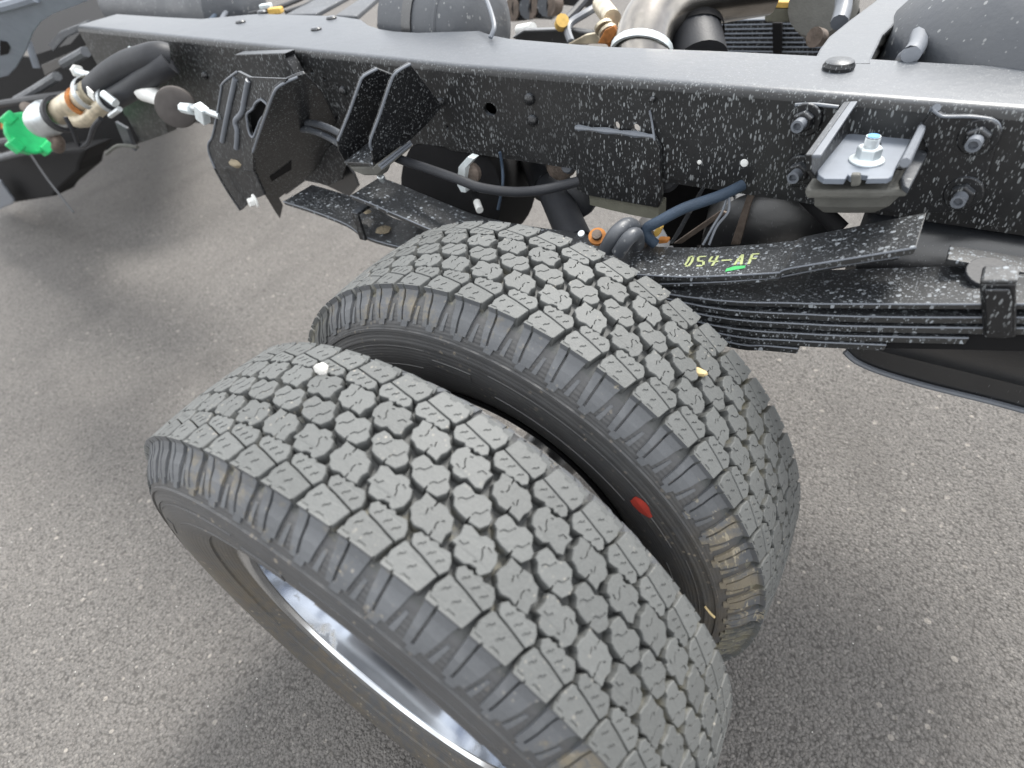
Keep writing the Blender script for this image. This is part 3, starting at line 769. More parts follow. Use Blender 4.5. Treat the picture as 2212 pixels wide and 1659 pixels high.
right = xz([c5(430, 500), c5(1000, 534), (1850, 655.5), (2120, 656), (2330, 655)], SY0)
leftp = xz([c2(545, 1330), c2(760, 1400), c2(960, 1480), c2(1160, 1590)], SY0)
mainline = dens(leftp + [(-.15, (leftp[-1][1] + right[0][1]) / 2 - .01), ] + right, 5)
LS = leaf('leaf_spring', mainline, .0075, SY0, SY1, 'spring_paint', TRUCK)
LS['label'] = 'long leaf pack of the rear spring, running behind the inner tyre'
rows = [(c5(530, 550), c5(1100, 592), c5(1500, 604), c5(1970, 606), (2330, 683)), (c5(560, 596), c5(1100, 640), c5(1500, 652), c5(1990, 657), (2330, 705)),
        (c5(600, 645), c5(1100, 688), c5(1500, 700), c5(1925, 706)), (c5(640, 686), c5(1000, 718), c5(1495, 740)), (c5(680, 726), c5(860, 742), c5(1037, 757))]
for i, pts in enumerate(rows):
    L = xz(pts, SY0 + .0006 * i); x0, z0 = L[0]
    L = [(.04 + .02 * i, z0 + .001)] + L
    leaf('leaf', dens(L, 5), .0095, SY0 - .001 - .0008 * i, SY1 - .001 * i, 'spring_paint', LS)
# spacer faces make the pack read as stacked steel
L = xz([(1480, 668), (1800, 693), (2100, 694), (2330, 694)], SY0 + .004)
leaf('pack_core', dens([(-.1, L[0][1] - .004)] + L, 3), .040, SY0 + .006, SY1 - .006, 'matt_black', LS)
# helper spring (upper) with its stencil
HZ = dens(xz([c5(180, 385), c5(420, 397), c5(700, 388), c5(930, 374)], SY0 + .004), 4)
HZ2 = dens(xz([c5(930, 374), c5(985, 352), c5(1300, 300), c5(1648, 243)], SY0 + .004), 4)
hl0 = xz([c2(990, 1290), c2(1130, 1345), c2(1300, 1420)], SY0 + .004)
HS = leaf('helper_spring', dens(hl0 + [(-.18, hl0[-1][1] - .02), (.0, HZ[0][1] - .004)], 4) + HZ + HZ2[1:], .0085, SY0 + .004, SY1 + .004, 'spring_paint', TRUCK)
HS['label'] = 'upper helper spring leaf with yellow stencilled code'
L = xz([c5(200, 432), c5(320, 433), c5(640, 422), c5(930, 399)], SY0 + .006)
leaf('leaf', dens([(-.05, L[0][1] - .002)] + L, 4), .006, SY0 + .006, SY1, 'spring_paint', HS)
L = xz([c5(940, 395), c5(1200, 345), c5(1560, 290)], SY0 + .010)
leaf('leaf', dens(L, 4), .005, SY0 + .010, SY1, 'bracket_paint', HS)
# stencil code on top of the helper leaf
def hz_at(x):
    L = HZ + HZ2[1:]
    for (xa, za), (xb, zb) in zip(L, L[1:]):
        if xa <= x <= xb: return za + (zb - za) * (x - xa) / (xb - xa)
    return L[-1][1]
STK = {'0': [((.05, .1), (.3, .5), (.45, .95)), ((.45, .0), (.75, .45), (.85, .9)), ((.15, -.02), (.3, -.02)), ((.6, 1.02), (.78, 1.02))],
       '5': [((.2, 1), (.9, 1)), ((.12, .9), (.12, .58)), ((.15, .52), (.6, .5)), ((.72, .42), (.72, .12)), ((.05, 0), (.55, 0))],
       '4': [((.0, .45), (.42, .45)), ((.35, 0), (.62, .42)), ((.68, .55), (.9, 1)), ((.62, .42), (.9, .42)), ((.05, .55), (.3, .95))],
       '-': [((.05, .5), (.95, .5))],
       'A': [((.0, 0), (.42, .62)), ((.52, .72), (.8, 1)), ((.62, 0), (.8, .9)), ((.3, .35), (.6, .35))],
       'F': [((.05, 0), (.25, .5)), ((.3, .58), (.45, .95)), ((.45, 1), (1.05, 1)), ((.32, .52), (.75, .52))]}
# baseline runs between two picture points on the leaf
def find_leaf(x, y):
    z = .75
    for _ in range(10): p = PZ(x, y, z); z = hz_at(p.x) + .0004
    return p
B0 = find_leaf(*z3(1050, 1005)); B1 = find_leaf(*z3(1700, 985)); T0 = find_leaf(*z3(1085, 915))
mb = MB(); cw = (B1 - B0) / 5.2; chh = (T0 - B0) - cw * .22
for i, ch in enumerate('054-AF'):
    for st in STK[ch]:
        for (ax, ay), (bx, by) in zip(st, st[1:]):
            A_ = B0 + cw * (i + ax * .78) + chh * ay; B_ = B0 + cw * (i + bx * .78) + chh * by
            d = (B_ - A_); d.z = 0
            if d.length < 1e-6: continue
            d.normalize(); w_ = Vector((-d.y, d.x, 0)) * .0016
            q = [A_ - w_ - d * .0008, B_ - w_ + d * .0008, B_ + w_ + d * .0008, A_ + w_ - d * .0008]
            for v in q: v.z = hz_at(v.x) + .0006
            mb.add(q, [(0, 1, 2, 3)])
mb.build('stencil_code', 'stencil_paint', HS)
q = [find_leaf(*z3(*p)) for p in [(1445, 1065), (1640, 1030), (1650, 1005), (1540, 1010), (1460, 1035)]]
mb = MB(); mb.add([v + Vector((0, 0, .0004)) for v in q], [(0, 1, 2, 3, 4)]); mb.build('crayon_mark', 'green_mark', HS)
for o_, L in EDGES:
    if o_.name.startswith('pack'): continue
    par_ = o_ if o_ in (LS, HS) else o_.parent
    MB().tube(L, .0011, 6, smooth=0).build('leaf_highlight', 'grey_coat', par_, smooth=True)  # pale tube stands in for the sky highlight on the rounded leaf edge
# rebound clip
CL = plane3((*c5(1975, 440), SY0 - .010), (*c5(2000, 720), SY0 - .010), (*c5(2160, 460), SY0 - .010))
plate([c5(1975, 430), c5(2172, 430), c5(2172, 720), c5(2100, 728), c5(1998, 722)], CL, .006).build('rebound_clip', 'bracket_paint', LS, bevel=.003)
a = PP(*c5(1975, 440), CL); b = PP(*c5(2172, 440), CL)
MB().prism([a, b, b + Vector((0, .026, .001)), a + Vector((0, .026, .001))], (0, 0, .005))  .build('clip_top', 'spring_paint', LS, bevel=.002)
plate([c5(2000, 468), c5(2138, 468), c5(2150, 520), c5(2150, 690), c5(2015, 700)], (CL[0] + Vector((0, -.004, 0)), CL[1]), .003).build('clip_plate', 'bracket_paint', LS, bevel=.002)
wq = PY(*c5(2110, 330), .50)
MB().box(wq, (.10, .03, .006)).build('clip_bar', 'spring_paint', LS, bevel=.001)
MB().lathe([(0, 0), (0, .020), (.005, .020), (.005, 0)], wq + Vector((-.012, -.02, -.004)), (0, -.3, 1), 22).build('washer', 'hose_rubber', LS, bevel=.001)
# left clip on main leaf
a = PY(*c2(1030, 1440), SY0 - .006)
MB().box(a + Vector((0, .0, -.018)), (.016, .006, .05)).box(a + Vector((0, .042, .008)), (.016, .09, .006)).build('rebound_clip', 'bracket_paint', LS, bevel=.002)
# tan mud on left part
for x, y, s, sd_ in [(1205, 1520, .010, 1), (1100, 1400, .005, 5)]:
    q = PY(*c2(x, y), .462); o = rock('mud_clod', q, s, 'tan_dirt', (1.6, 1.4, .35), sd_)
    tag(o, 'dried mud lump on the leaf spring close to the inner tyre' if s > .008 else 'small crumb of dried mud on the leaf spring left of the larger lump', 'dried mud')
# white tip and washer by the helper end
q = PY(*c2(1200, 1185), .47); MB().lathe([(0, 0), (0, .006), (.012, .006), (.014, .004), (.014, 0)], q, (.3, -.4, .6), 14).build('pin', 'zinc', HS, smooth=True)

# U-bolts over the axle seat
def P(x, y, Y): return PY(x, y, Y)
UB = [P(*z3(290, 850), .440), P(*z3(380, 700), .445), P(*z3(490, 615), .47), P(*z3(570, 660), .50), P(*z3(600, 760), .505)]
MB().tube(UB, .0115, 14).build('u_bolt', 'grey_shell', TRUCK, smooth=True)
UB = [P(*z3(400, 880), .432), P(*z3(500, 740), .436), P(*z3(575, 700), .455), P(*z3(590, 800), .48)]
MB().tube(UB, .0095, 14).build('u_bolt', 'grey_shell', TRUCK, smooth=True)
q = P(*z3(200, 730), .47)
RB = MB().lathe([(0, .006), (0, .0125), (.006, .0125), (.006, .006), (0, .006)], q, (.15, -.55, .8), 20).build('rusty_washer', 'orange_rust', TRUCK, smooth=True)
MB().lathe([(0, 0), (.002, .0075), (.012, .007), (.012, 0)], q, (.15, -.55, .8), 14).build('bolt_end', 'brake_steel', RB, smooth=True)
q = P(*z3(45, 700), .47); MB().lathe([(0, 0), (0, .005), (.004, .005), (.005, 0)], q, (0, -.5, .8), 12).build('zinc_bolt', 'zinc', TRUCK, smooth=True)
# axle seat and axle tube
MB().lathe([(-.16, .05), (.1, .055), (.3, .06), (.45, .075), (.58, .15), (.72, .16), (.86, .075), (1.6, .055)], (.02, .40, HUB), (0, 1, 0), 28).build('rear_axle', 'tank_paint', TRUCK, smooth=True)
MB().box((.05, .47, .585), (.22, .10, .10)).build('axle_seat', 'tank_paint', TRUCK, bevel=.006)

# ------------------------------------------------------------------ blue hose and clutter seen below the rail
MB().tube([P(*z3(1620, 215), .57), P(*z3(1400, 320), .545), P(*z3(1050, 440), .52), P(*z3(800, 570), .50), P(*z3(680, 640), .495), P(*z3(690, 720), .495), P(*z3(760, 790), .50)], .0074, 12).build('braided_hose', 'blue_hose', TRUCK, smooth=True)
plate([z3(740, 680), z3(800, 620), z3(830, 640), z3(790, 720), z3(760, 730)], plY(.52), .01).build('hose_bracket', 'yellow_tape', TRUCK, bevel=.002)
plate([z3(785, 745), z3(890, 750), z3(885, 785), z3(790, 795)], plY(.53), .01).build('hose_fitting', 'orange_rust', TRUCK, bevel=.002)
for n_, pts, Y, th, mt in [
    ('stay_rod', [(1265, 150), (1290, 165), (1000, 700), (930, 790), (900, 790)], .66, .006, 'grey_shell'),
    ('brace_plate', [(1400, 470), (1460, 490), (1020, 790), (940, 790)], .64, .006, 'brake_steel'),
    ('stay_rod', [(1310, 150), (1345, 150), (1560, 330), (1540, 350)], .67, .005, 'grey_shell'),
    ('brace_plate', [(1690, 230), (1780, 225), (1700, 400), (1590, 800), (1500, 800), (1600, 500)], .62, .006, 'brake_steel')]:
    plate([z3(*q) for q in pts], plY(Y), th).build(n_, mt, TRUCK, bevel=.001)
for dx in (0, 60):
    MB().tube([P(*z3(1470 + dx * .2, 310), .55), P(*z3(1420 + dx, 470), .54), P(*z3(1330 + dx * .6, 620), .53), P(*z3(1230 + dx, 800), .52)], .0018, 6).build('brake_wire', 'grey_coat', TRUCK, smooth=True)
# axle brake drum / air can behind
MB().lathe([(0, 0), (0, .085), (.02, .095), (.14, .095), (.15, .08), (.15, 0)], P(*z3(1840, 500), .80), (.25, -1, .1), 36).build('brake_canister', 'tank_paint', TRUCK, smooth=True)
plate([z3(1010, 120), z3(1640, 190), z3(1600, 500), z3(1250, 800), z3(900, 810), z3(980, 400)], plY(.75), .01).build('dark_backing', 'matt_black', TRUCK)
plate([z3(560, 750), z3(640, 720), z3(700, 800), z3(640, 860), z3(560, 850)], plY(.50), .03).build('seat_pad', 'brake_steel', TRUCK, bevel=.003)
plate([c3(1350, 1120), c3(1640, 1160), c3(1620, 1660), c3(1480, 1660), c3(1390, 1500)], plY(.80), .02).build('dark_backing', 'matt_black', TRUCK)  # black sheet added to cover bright ground showing through the gap
# strut rod right of the can
MB().tube([P(*c4(545, 1290), .62), P(*c4(780, 1520), .60)], .012, 10).build('torque_rod', 'matt_black', TRUCK, smooth=True)

# sway hose, bracket and shock between jounce bracket and bump plate
MB().tube([P(*c2(1290, 1040), .50), P(*c2(1340, 1062), .50), P(*c2(1500, 1115), .495), P(*c2(1700, 1185), .49), P(*c2(1850, 1240), .49), P(*c3(400, 1268), .50), P(*c3(600, 1255), .51), P(*c3(830, 1200), .55)], .0075, 12).build('brake_hose', 'hose_rubber', TRUCK, smooth=True)
CB = plY(.52)
HB = plate([c3(105, 1035), c3(150, 1048), c3(88, 1115), c3(86, 1200), c3(92, 1275), c3(60, 1270), c3(35, 1225), c3(42, 1105)], CB, .014).build('hose_clip', 'pale_zinc', TRUCK, bevel=.001)
MB().lathe([(0, 0), (0, .0165), (.006, .018), (.012, .018), (.016, .010), (.016, 0)], P(*c3(140, 1140), .545), (.1, -1, .2), 18).build('clip_bolt', 'brake_steel', HB, smooth=True)
MB().tube([P(*c3(150, 1290), .54), P(*c3(165, 1340), .52)], .006, 10).build('cable_end', 'matt_black', TRUCK, smooth=True)
MB().tube([P(*c3(165, 1335), .52), P(*c3(185, 1390), .505)], .0062, 10).build('white_cable_tip', 'white_plastic', TRUCK, smooth=True)
MB().tube([P(*c3(318, 1005), .56), P(*c3(335, 1120), .56), P(*c3(335, 1230), .54), P(*c3(305, 1385), .53)], .0025, 8).build('thin_wire', 'blue_hose', TRUCK, smooth=True)
SH = MB().tube([P(*c3(560, 1000), .72), P(*c3(640, 1190), .66), P(*c3(660, 1230), .65)], .036, 20, smooth=0).build('shock_absorber', 'tank_paint', TRUCK, smooth=True)
MB().tube([P(*c3(620, 1150), .67), P(*c3(830, 1620), .52)], .027, 18).build('shock_tube', 'hose_rubber', SH, smooth=True)
MB().lathe([(0, 0), (0, .10), (.01, .11), (.15, .11), (.16, .09), (.16, 0)], P(*c3(250, 1200), .72), (.1, -1, .3), 36).build('air_tank', 'matt_black', TRUCK, smooth=True)
for x, y, r_, m_ in [(790, 1090, .012, 'grey_coat'), (740, 1080, .024, 'brake_steel'), (850, 1310, .03, 'hose_rubber'), (870, 1340, .006, 'zinc'), (1390, 1180, .010, 'grey_coat'), (1430, 1170, .02, 'hose_rubber')]:
    MB().lathe([(0, 0), (0, r_), (.02, r_), (.025, r_ * .7), (.025, 0)], P(*c3(x, y), .63), (.2, -1, .3), 16).build('fitting', m_, TRUCK, smooth=True)
for x0, y0, x1, y1 in [(1400, 1030, 1480, 1025), (1590, 1035, 1660, 1030), (1545, 1030, 1560, 1080)]:
    MB().tube([P(*c2(x0, y0), .62), P(*c2(x1, y1), .62)], .003, 8).build('cable_tie_end', 'pale_zinc', TRUCK)
# hanging plate end behind main leaf
plate([c2(860, 1110), c2(930, 1040), c2(1010, 1150), c2(1040, 1230), c2(980, 1300), c2(840, 1230)], plY(.62), .006).build('inner_bracket', 'tank_paint', TRUCK)

# ------------------------------------------------------------------ engine style mount bracket on the right
MT = empty('tray_bracket'); MT.parent = TRUCK
ZF = .858
fpts = [z4(935, 450), z4(1590, 432), z4(1400, 780), z4(1370, 860), z4(1330, 885), z4(1115, 888), z4(1125, 858), z4(1040, 845), z4(1040, 870), z4(960, 870), z4(930, 850), z4(905, 892), z4(700, 890), z4(640, 850), z4(625, 800), z4(880, 470)]
fz = [PZ(x, y, ZF) for x, y in fpts]
hole = [PZ(*z4(1210 + 46 * math.cos(t) + 8 * math.sin(t), 548 + 34 * math.sin(t) - 8 * math.cos(t)), ZF) for t in [2 * math.pi * k / 12 for k in range(12)]]
MB().prism_h(fz, [hole], (0, 0, -.006)).build('tray_floor', 'pale_coat', MT, bevel=.001)
def wall(tops, bots, th, name, mat='bracket_paint', off=(1, 0, 0)):
    mb = MB().prism(list(tops) + list(reversed(bots)), Vector(off) * th); return mb.build(name, mat, MT, bevel=.0012)
# left wall: floor left edge up to slanted top edge
bl0 = PZ(*z4(628, 820), ZF); bl1 = PZ(*z4(925, 455), ZF)
tl0 = PX(*z4(590, 655), bl0.x); tl1 = Vector((bl1.x, YR - .002, 0)); 
tp1 = PY(*z4(945, 132), YR - .004)
plw = (bl0, (bl1 - bl0).cross(tp1 - bl0).normalized())
lw = [z4(575, 655), z4(950, 128), z4(940, 455), z4(628, 890), z4(575, 815)]
plate(lw, plw, .006).build('tray_wall', 'bracket_paint', MT, bevel=.0012)
nn = plw[1] if plw[1].dot(CF) < 0 else -plw[1]
tw = [PP(*z4(578, 655), plw), PP(*z4(765, 400), plw), PP(*z4(952, 130), plw)]
MB().prism([tw[0], tw[2], tw[2] + Vector((.0075, 0, .001)), tw[0] + Vector((.0085, 0, .001))], (0, 0, -.004)).build('wall_edge', 'grey_coat', MT, bevel=.001)
# right wall flares into the back plate
br0 = PZ(*z4(1400, 790), ZF); br1 = PZ(*z4(1590, 432), ZF)
rw_top = [PY(*z4(1465, 745), br0.y + .0), PY(*z4(1600, 440), .0), ]
e0 = PX(*z4(1440, 740), br0.x + .004); e1 = PY(*z4(1600, 430), (br1.y + YR) / 2 - .03); e2 = PY(*z4(1660, 280), (br1.y + YR) / 2); e3 = PY(*z4(1760, 200), YR - .006)
edge = [e0, e1, e2, e3]
lo = [br0, br0.lerp(br1, .6), br1, Vector((br1.x + .012, YR - .004, ZF))]
mbw = MB(); vsw = []
for a_, b_ in zip(edge, lo):
    vsw += [a_, b_, b_ + Vector((.007, 0, 0)), a_ + Vector((.007, 0, 0))]
mbw.add(vsw, [(i * 4 + k, i * 4 + (k + 1) % 4, (i + 1) * 4 + (k + 1) % 4, (i + 1) * 4 + k) for i in range(3) for k in range(4)] + [(0, 1, 2, 3), (15, 14, 13, 12)])
mbw.build('tray_wall', 'bracket_paint', MT, bevel=.0012)
MB().tube([q + Vector((.0035, 0, .001)) for q in edge], .0042, 8).build('wall_edge', 'grey_coat', MT, smooth=True)
# dark front lip under the floor
fr = [PZ(x, y, ZF - .001) for x, y in [z4(575, 800), z4(600, 860), z4(650, 905), z4(720, 922), z4(905, 922), z4(1130, 918), z4(1330, 915), z4(1400, 880), z4(1440, 800), z4(1450, 760)]]
# pad under the tray
pd = plZ(ZF - .016)
pp = [z4(525, 960), z4(590, 860), z4(700, 800), z4(1450, 800), z4(1640, 520), z4(1712, 600), z4(1700, 660), z4(1525, 985), z4(1300, 1000), z4(540, 1000)]
plate(pp, pd, .010).build('mount_pad', 'old_rubber', MT, bevel=.003)
bowl = MB(); c_ = PZ(*z4(1010, 900), ZF - .027); ring = [PZ(*z4(x, y), ZF - .026) for x, y in [(600, 1000), (1000, 1008), (1430, 1000), (1560, 880), (1640, 700), (1200, 800), (640, 850)]]
low = [Vector((c_.x + (q.x - c_.x) * .62, c_.y + (q.y - c_.y) * .62, c_.z - .032)) for q in ring]; n_ = len(ring)
mid = [Vector((c_.x + (q.x - c_.x) * .9, c_.y + (q.y - c_.y) * .9, c_.z - .02)) for q in ring]
bowl.add(ring + mid + low, [(i, (i + 1) % n_, (i + 1) % n_ + n_, i + n_) for i in range(n_)] + [(i + n_, (i + 1) % n_ + n_, (i + 1) % n_ + 2 * n_, i + 2 * n_) for i in range(n_)] + [tuple(range(n_)), tuple(range(2 * n_, 3 * n_))])
bowl.build('mount_bowl', 'old_rubber', MT, bevel=.003)
plate([z4(955, 850), z4(1045, 850), z4(1048, 965), z4(955, 975)], plY(PZ(*z4(1000, 900), ZF).y - .006), .008).build('locating_tab', 'old_rubber', MT, bevel=.002)
# right sloping flank of the pad
plate([z4(1450, 870), z4(1640, 525), z4(1705, 590), z4(1710, 640), z4(1530, 990), z4(1470, 950)], plZ(ZF - .010), .006).build('pad_flank', 'grey_shell', MT, bevel=.002)
# white flange nut and bolt with blue tip
q = PZ(*z4(1110, 715), ZF)
nb = MB().lathe([(0, 0), (0, .0175), (.002, .0175), (.005, .0125), (.005, 0)], q, (0, 0, 1), 28).hexnut(q + Vector((0, 0, .004)), (0, 0, 1), .0125, .012).build('flange_nut', 'pale_zinc', MT, bevel=.0006)
th = [(0, .0072)]
for k in range(12): th += [(.016 + k * .0013, .0074), (.0166 + k * .0013, .0067)]
MB().lathe(th + [(.0325, .0070), (.0325, 0)], q - Vector((0, 0, .006)), (0, 0, 1), 18).build('bolt_shank', 'zinc', nb)
MB().lathe([(.0326, 0), (.0326, .0062), (.0332, .0056), (.0334, 0)], q - Vector((0, 0, .006)), (0, 0, 1), 18).build('blue_paint_tip', 'blue_paint', nb)
# back plates and the four nuts
plate([c4(455, 735), c4(480, 690), c4(760, 705), c4(770, 760), c4(600, 1060), c4(580, 1240), c4(450, 1240), c4(455, 1000)], plY(YR - .0045), .004).build('back_plate', 'bracket_paint', MT, bevel=.0015)
plate([c4(1290, 860), c4(1390, 725), c4(1470, 765), c4(1640, 765), c4(1780, 785), c4(1825, 815), c4(1835, 870), c4(1765, 1100), c4(1690, 1345), c4(1620, 1400), c4(1200, 1412), c4(900, 1370), c4(880, 1290), c4(1200, 1260), c4(1350, 1000)], plY(YR - .0075), .007).build('back_plate', 'bracket_paint', MT, bevel=.002)
L3 = [PY(*c4(*q), YR - .008) for q in [(1390, 728), (1430, 760), (1480, 772), (1640, 772), (1775, 790), (1822, 822), (1832, 870)]]
MB().tube(L3, .0016, 8).build('edge_line', 'grey_coat', MT, smooth=True)  # pale tubes here and below draw the highlight on the plate edges
L3 = [PY(*c4(*q), YR - .006) for q in [(478, 694), (600, 690), (765, 708)]]
MB().tube(L3, .0022, 8).build('edge_line', 'grey_coat', MT, smooth=True)
for x, y in [(545, 790), (515, 1125), (1690, 905), (1590, 1275)]:
    q = PY(*c4(x, y), YR - .008); ax = (-.12, -1, .02)
    nb = MB().hexnut(q, ax, .0125, .010, .003, .0195).build('flange_nut', 'bracket_paint', MT, bevel=.0008)
    MB().lathe([(.01, .0072), (.026, .0072), (.0262, .0045), (.02, .004), (.02, 0)], q, ax, 16).build('bolt_shank', 'grey_coat', nb, smooth=True)

# ------------------------------------------------------------------ fuel tank on the right with skid plate
tk = empty('fuel_tank'); tk.parent = TRUCK
prof = []
for k in range(9):
    a = math.pi / 2 * k / 8; prof.append((YR + .10 - .10 * math.sin(a) * .9, .60 + .14 * (1 - math.cos(a)) if False else .62 + .13 * math.cos(a)))
prof = [(.64, .765), (.60, .760), (.575, .745), (.560, .72), (.553, .69), (.555, .66), (.57, .62), (.60, .57), (.62, .54)]
xa = PY(*c4(900, 1480), .56).x
mb = MB(); vs = []; fs = []
for x in (xa, xa + .012, 1.3):
    for y_, z_ in prof: 
        k = .012 if x == xa else 0
        vs.append((x, y_ + k, z_ - k * .5))
m = len(prof)
fs = [(i * m + k, i * m + k + 1, (i + 1) * m + k + 1, (i + 1) * m + k) for i in range(2) for k in range(m - 1)]
mb.add(vs, fs); mb.add([(xa, y_ + .012, z_ - .006) for y_, z_ in prof] + [(xa, 1.1, .76), (xa, 1.1, .54)], [tuple(range(m)) + (m + 1, m)])
mb.build('tank_shell', 'tank_paint', tk, smooth=True)
sk = [(1826, 757), (1850, 778), (1900, 800), (2000, 830), (2130, 862), (2212, 884), (2400, 935)]
top = [(2400, 700), (2000, 700), (1900, 700), (1840, 745)]
pk = plY(.62)
plate(sk + top, pk, .004).build('skid_plate', 'tank_paint', tk, bevel=.001)
MB().tube([PP(x, y, pk) + Vector((0, -.003, 0)) for x, y in sk], .0042, 8).build('skid_edge', 'grey_coat', tk, smooth=True)

# ------------------------------------------------------------------ beyond the rail: tanks, crossmember, exhaust, far springs
YF = .95
def blob(name, x, y, Y, sx, sy, sz, mat, par=TRUCK, seg=20, rotz=0):
    c = PY(x, y, Y); mb = MB(); vs = []; fs = []
    for i in range(seg // 2 + 1):
        for k in range(seg):
            th_ = math.pi * i / (seg // 2); ph = 2 * math.pi * k / seg
            e = lambda v: math.copysign(abs(v) ** .88, v)
            q = Vector((e(math.sin(th_)) * e(math.cos(ph)) * sx, e(math.sin(th_)) * e(math.sin(ph)) * sy, e(math.cos(th_)) * sz)); q.rotate(Matrix.Rotation(rotz, 3, 'Z')); vs.append(c + q)
    for i in range(seg // 2):
        for k in range(seg): fs.append((i * seg + k, i * seg + (k + 1) % seg, (i + 1) * seg + (k + 1) % seg, (i + 1) * seg + k))
    mb.add(vs, fs); return mb.build(name, mat, par, smooth=True)
# left dome (air tank lying across)
a = PY(*c2(1640, 330), .76); b_ = PY(*c2(1560, 120), 1.0)
AT = MB().lathe([(-.13, .105), (.0, .105), (.03, .103), (.055, .09), (.070, .06), (.076, 0)], PY(*c3(60, 190), .86), (1, -.12, 0), 40).build('air_tank', 'grey_shell', TRUCK, smooth=True)
MB().tube([PY(*c3(230, 0), .79), PY(*c3(262, 90), .75), PY(*c3(280, 180), .725), PY(*c3(255, 250), .71)], .004, 8).build('tank_wire', 'grey_coat', AT, smooth=True)
MB().lathe([(-.055, .1052), (-.055, .1085), (-.03, .1085), (-.03, .1052)], PY(*c3(60, 190), .86), (1, -.12, 0), 40).build('tank_strap', 'tank_paint', AT, smooth=True)
MB().lathe([(.024, .1028), (.026, .1062), (.031, .1058), (.033, .1020)], PY(*c3(60, 190), .86), (1, -.12, 0), 40).build('tank_seam', 'grey_shell', AT, smooth=True)
# second tank further left
MB().lathe([(-.5, .10), (.18, .10), (.2, .08), (.21, 0)], PY(*c1(1500, 60), 1.0), (1, -.1, 0), 36).build('air_tank', 'grey_shell', TRUCK, smooth=True)
# cross beam and wires on the left part
plate([c2(560, 95), c2(760, 90), c2(1000, -40), c2(820, -40)], plZ(ZT - .01), .01).build('cross_beam', 'grey_shell', TRUCK, bevel=.003)
plate([c2(890, 100), c2(1030, 105), c2(1200, -40), c2(1100, -40)], plZ(ZT - .01), .01).build('cross_beam', 'grey_shell', TRUCK, bevel=.003)
for pts, m_, r_ in [([(130, 150), (160, 90), (230, 30), (330, -20)], 'grey_coat', .006), ([(60, 140), (130, 60), (190, -20)], 'blue_hose', .006), ([(320, 95), (480, 60), (640, 0), (700, -30)], 'hose_rubber', .006),
                    ([(1180, 170), (1300, 190), (1400, 110), (1500, 10)], 'hose_rubber', .006), ([(1200, 140), (1290, 100), (1330, 40), (1420, -20)], 'hose_rubber', .008), ([(560, 80), (700, 30), (760, -20)], 'hose_rubber', .005), ([(1220, 60), (1330, 30), (1480, -20)], 'grey_shell', .009)]:
    MB().tube([PZ(*c2(*q), ZT - .012) for q in pts], r_, 8).build('harness', m_, TRUCK, smooth=True)
q = PZ(*c2(495, 70), ZT); MB().box(q, (.035, .022, .014), Matrix.Rotation(.4, 3, 'Z')).build('connector', 'yellow_tape', TRUCK, bevel=.003)
q = PZ(*c2(1345, 72), ZT); MB().box(q, (.014, .022, .012), Matrix.Rotation(.6, 3, 'Z')).build('connector', 'white_plastic', TRUCK, bevel=.002)
MB().tube([PZ(*c2(*q), ZT - .01) for q in [(1330, 205), (1380, 185), (1400, 155)]], .006, 8).build('blue_clip', 'blue_plastic', TRUCK, smooth=True)
q = PZ(*c2(430, 40), ZT); MB().box(q, (.03, .02, .01), Matrix.Rotation(.5, 3, 'Z')).build('connector', 'pale_zinc', TRUCK, bevel=.002)
# exhaust pipe
ep = [PY(*c3(1275, 420), .86), PY(*c3(1265, 270), .88), PY(*c3(1330, 120), .92), PY(*c3(1490, 10), .97), PY(*c3(1750, -50), 1.02), PY(*c3(2100, -110), 1.08)]
EX = MB().tube(ep, .049, 28).build('exhaust_pipe', 'stainless', TRUCK, smooth=True)
c_ = ep[1]; d_ = (ep[2] - ep[0]).normalized()
MB().lathe([(-.006, .049), (-.006, .054), (.006, .054), (.006, .049)], c_ - d_ * .02, d_, 28).build('pipe_flange', 'pale_zinc', EX, smooth=True)
for k in range(4):
    q = PY(*c3(1000 + 28 * k, 170 + 30 * k), .95)
    MB().lathe([(0, 0), (0, .018), (.006, .018), (.006, 0)], q, (.6, -.5, -.6), 14).build('clamp_part', 'rust' if k > 1 else 'cream_steel', EX, smooth=True)
MB().tube([PY(*c3(985, 30), 1.1), PY(*c3(1060, 130), 1.0)], .018, 14).build('cream_sleeve', 'cream_steel', EX, smooth=True)
plate([c3(960, 290), c3(1010, 200), c3(1070, 170), c3(1090, 210), c3(1040, 295)], plY(.90), .01).build('rusty_hanger', 'rust', EX, bevel=.002)
plate([c3(760, 295), c3(880, 230), c3(960, 215), c3(1000, 290)], plY(.98), .01).build('heat_shield', 'cream_steel', EX, bevel=.002)
plate([c3(390, 250), c3(470, 200), c3(760, 190), c3(940, 215), c3(900, 300), c3(500, 300)], plY(1.05), .02).build('cross_beam', 'tank_paint', TRUCK, bevel=.004)
MB().tube([PY(*c3(1560, 40), 1.02), PY(*c3(1640, 420), .92)], .048, 22).build('shock_absorber', 'hose_rubber', TRUCK, smooth=True)
MB().lathe([(-.01, .052), (.0, .053), (.01, .052)], PY(*c3(1600, 235), .97), (PY(*c3(1640, 420), .92) - PY(*c3(1560, 40), 1.02)), 22).build('shock_band', 'matt_black', TRUCK, smooth=True)
MB().tube([PY(*c3(790, 280), 1.0), PY(*c3(770, 170), 1.05), PY(*c3(900, 80), 1.1), PY(*c3(1000, 20), 1.15)], .008, 8).build('brake_tube', 'grey_coat', TRUCK, smooth=True)
MB().tube([PY(*c3(720, 170), 1.05), PY(*c3(800, 90), 1.1), PY(*c3(880, 0), 1.15)], .009, 8).build('brake_tube', 'hose_rubber', TRUCK, smooth=True)
MB().lathe([(0, 0), (0, .014), (.02, .014), (.02, 0)], PY(*c3(720, 165), 1.04), (.5, -.5, .5), 10).build('fitting', 'yellow_tape', TRUCK, smooth=True)
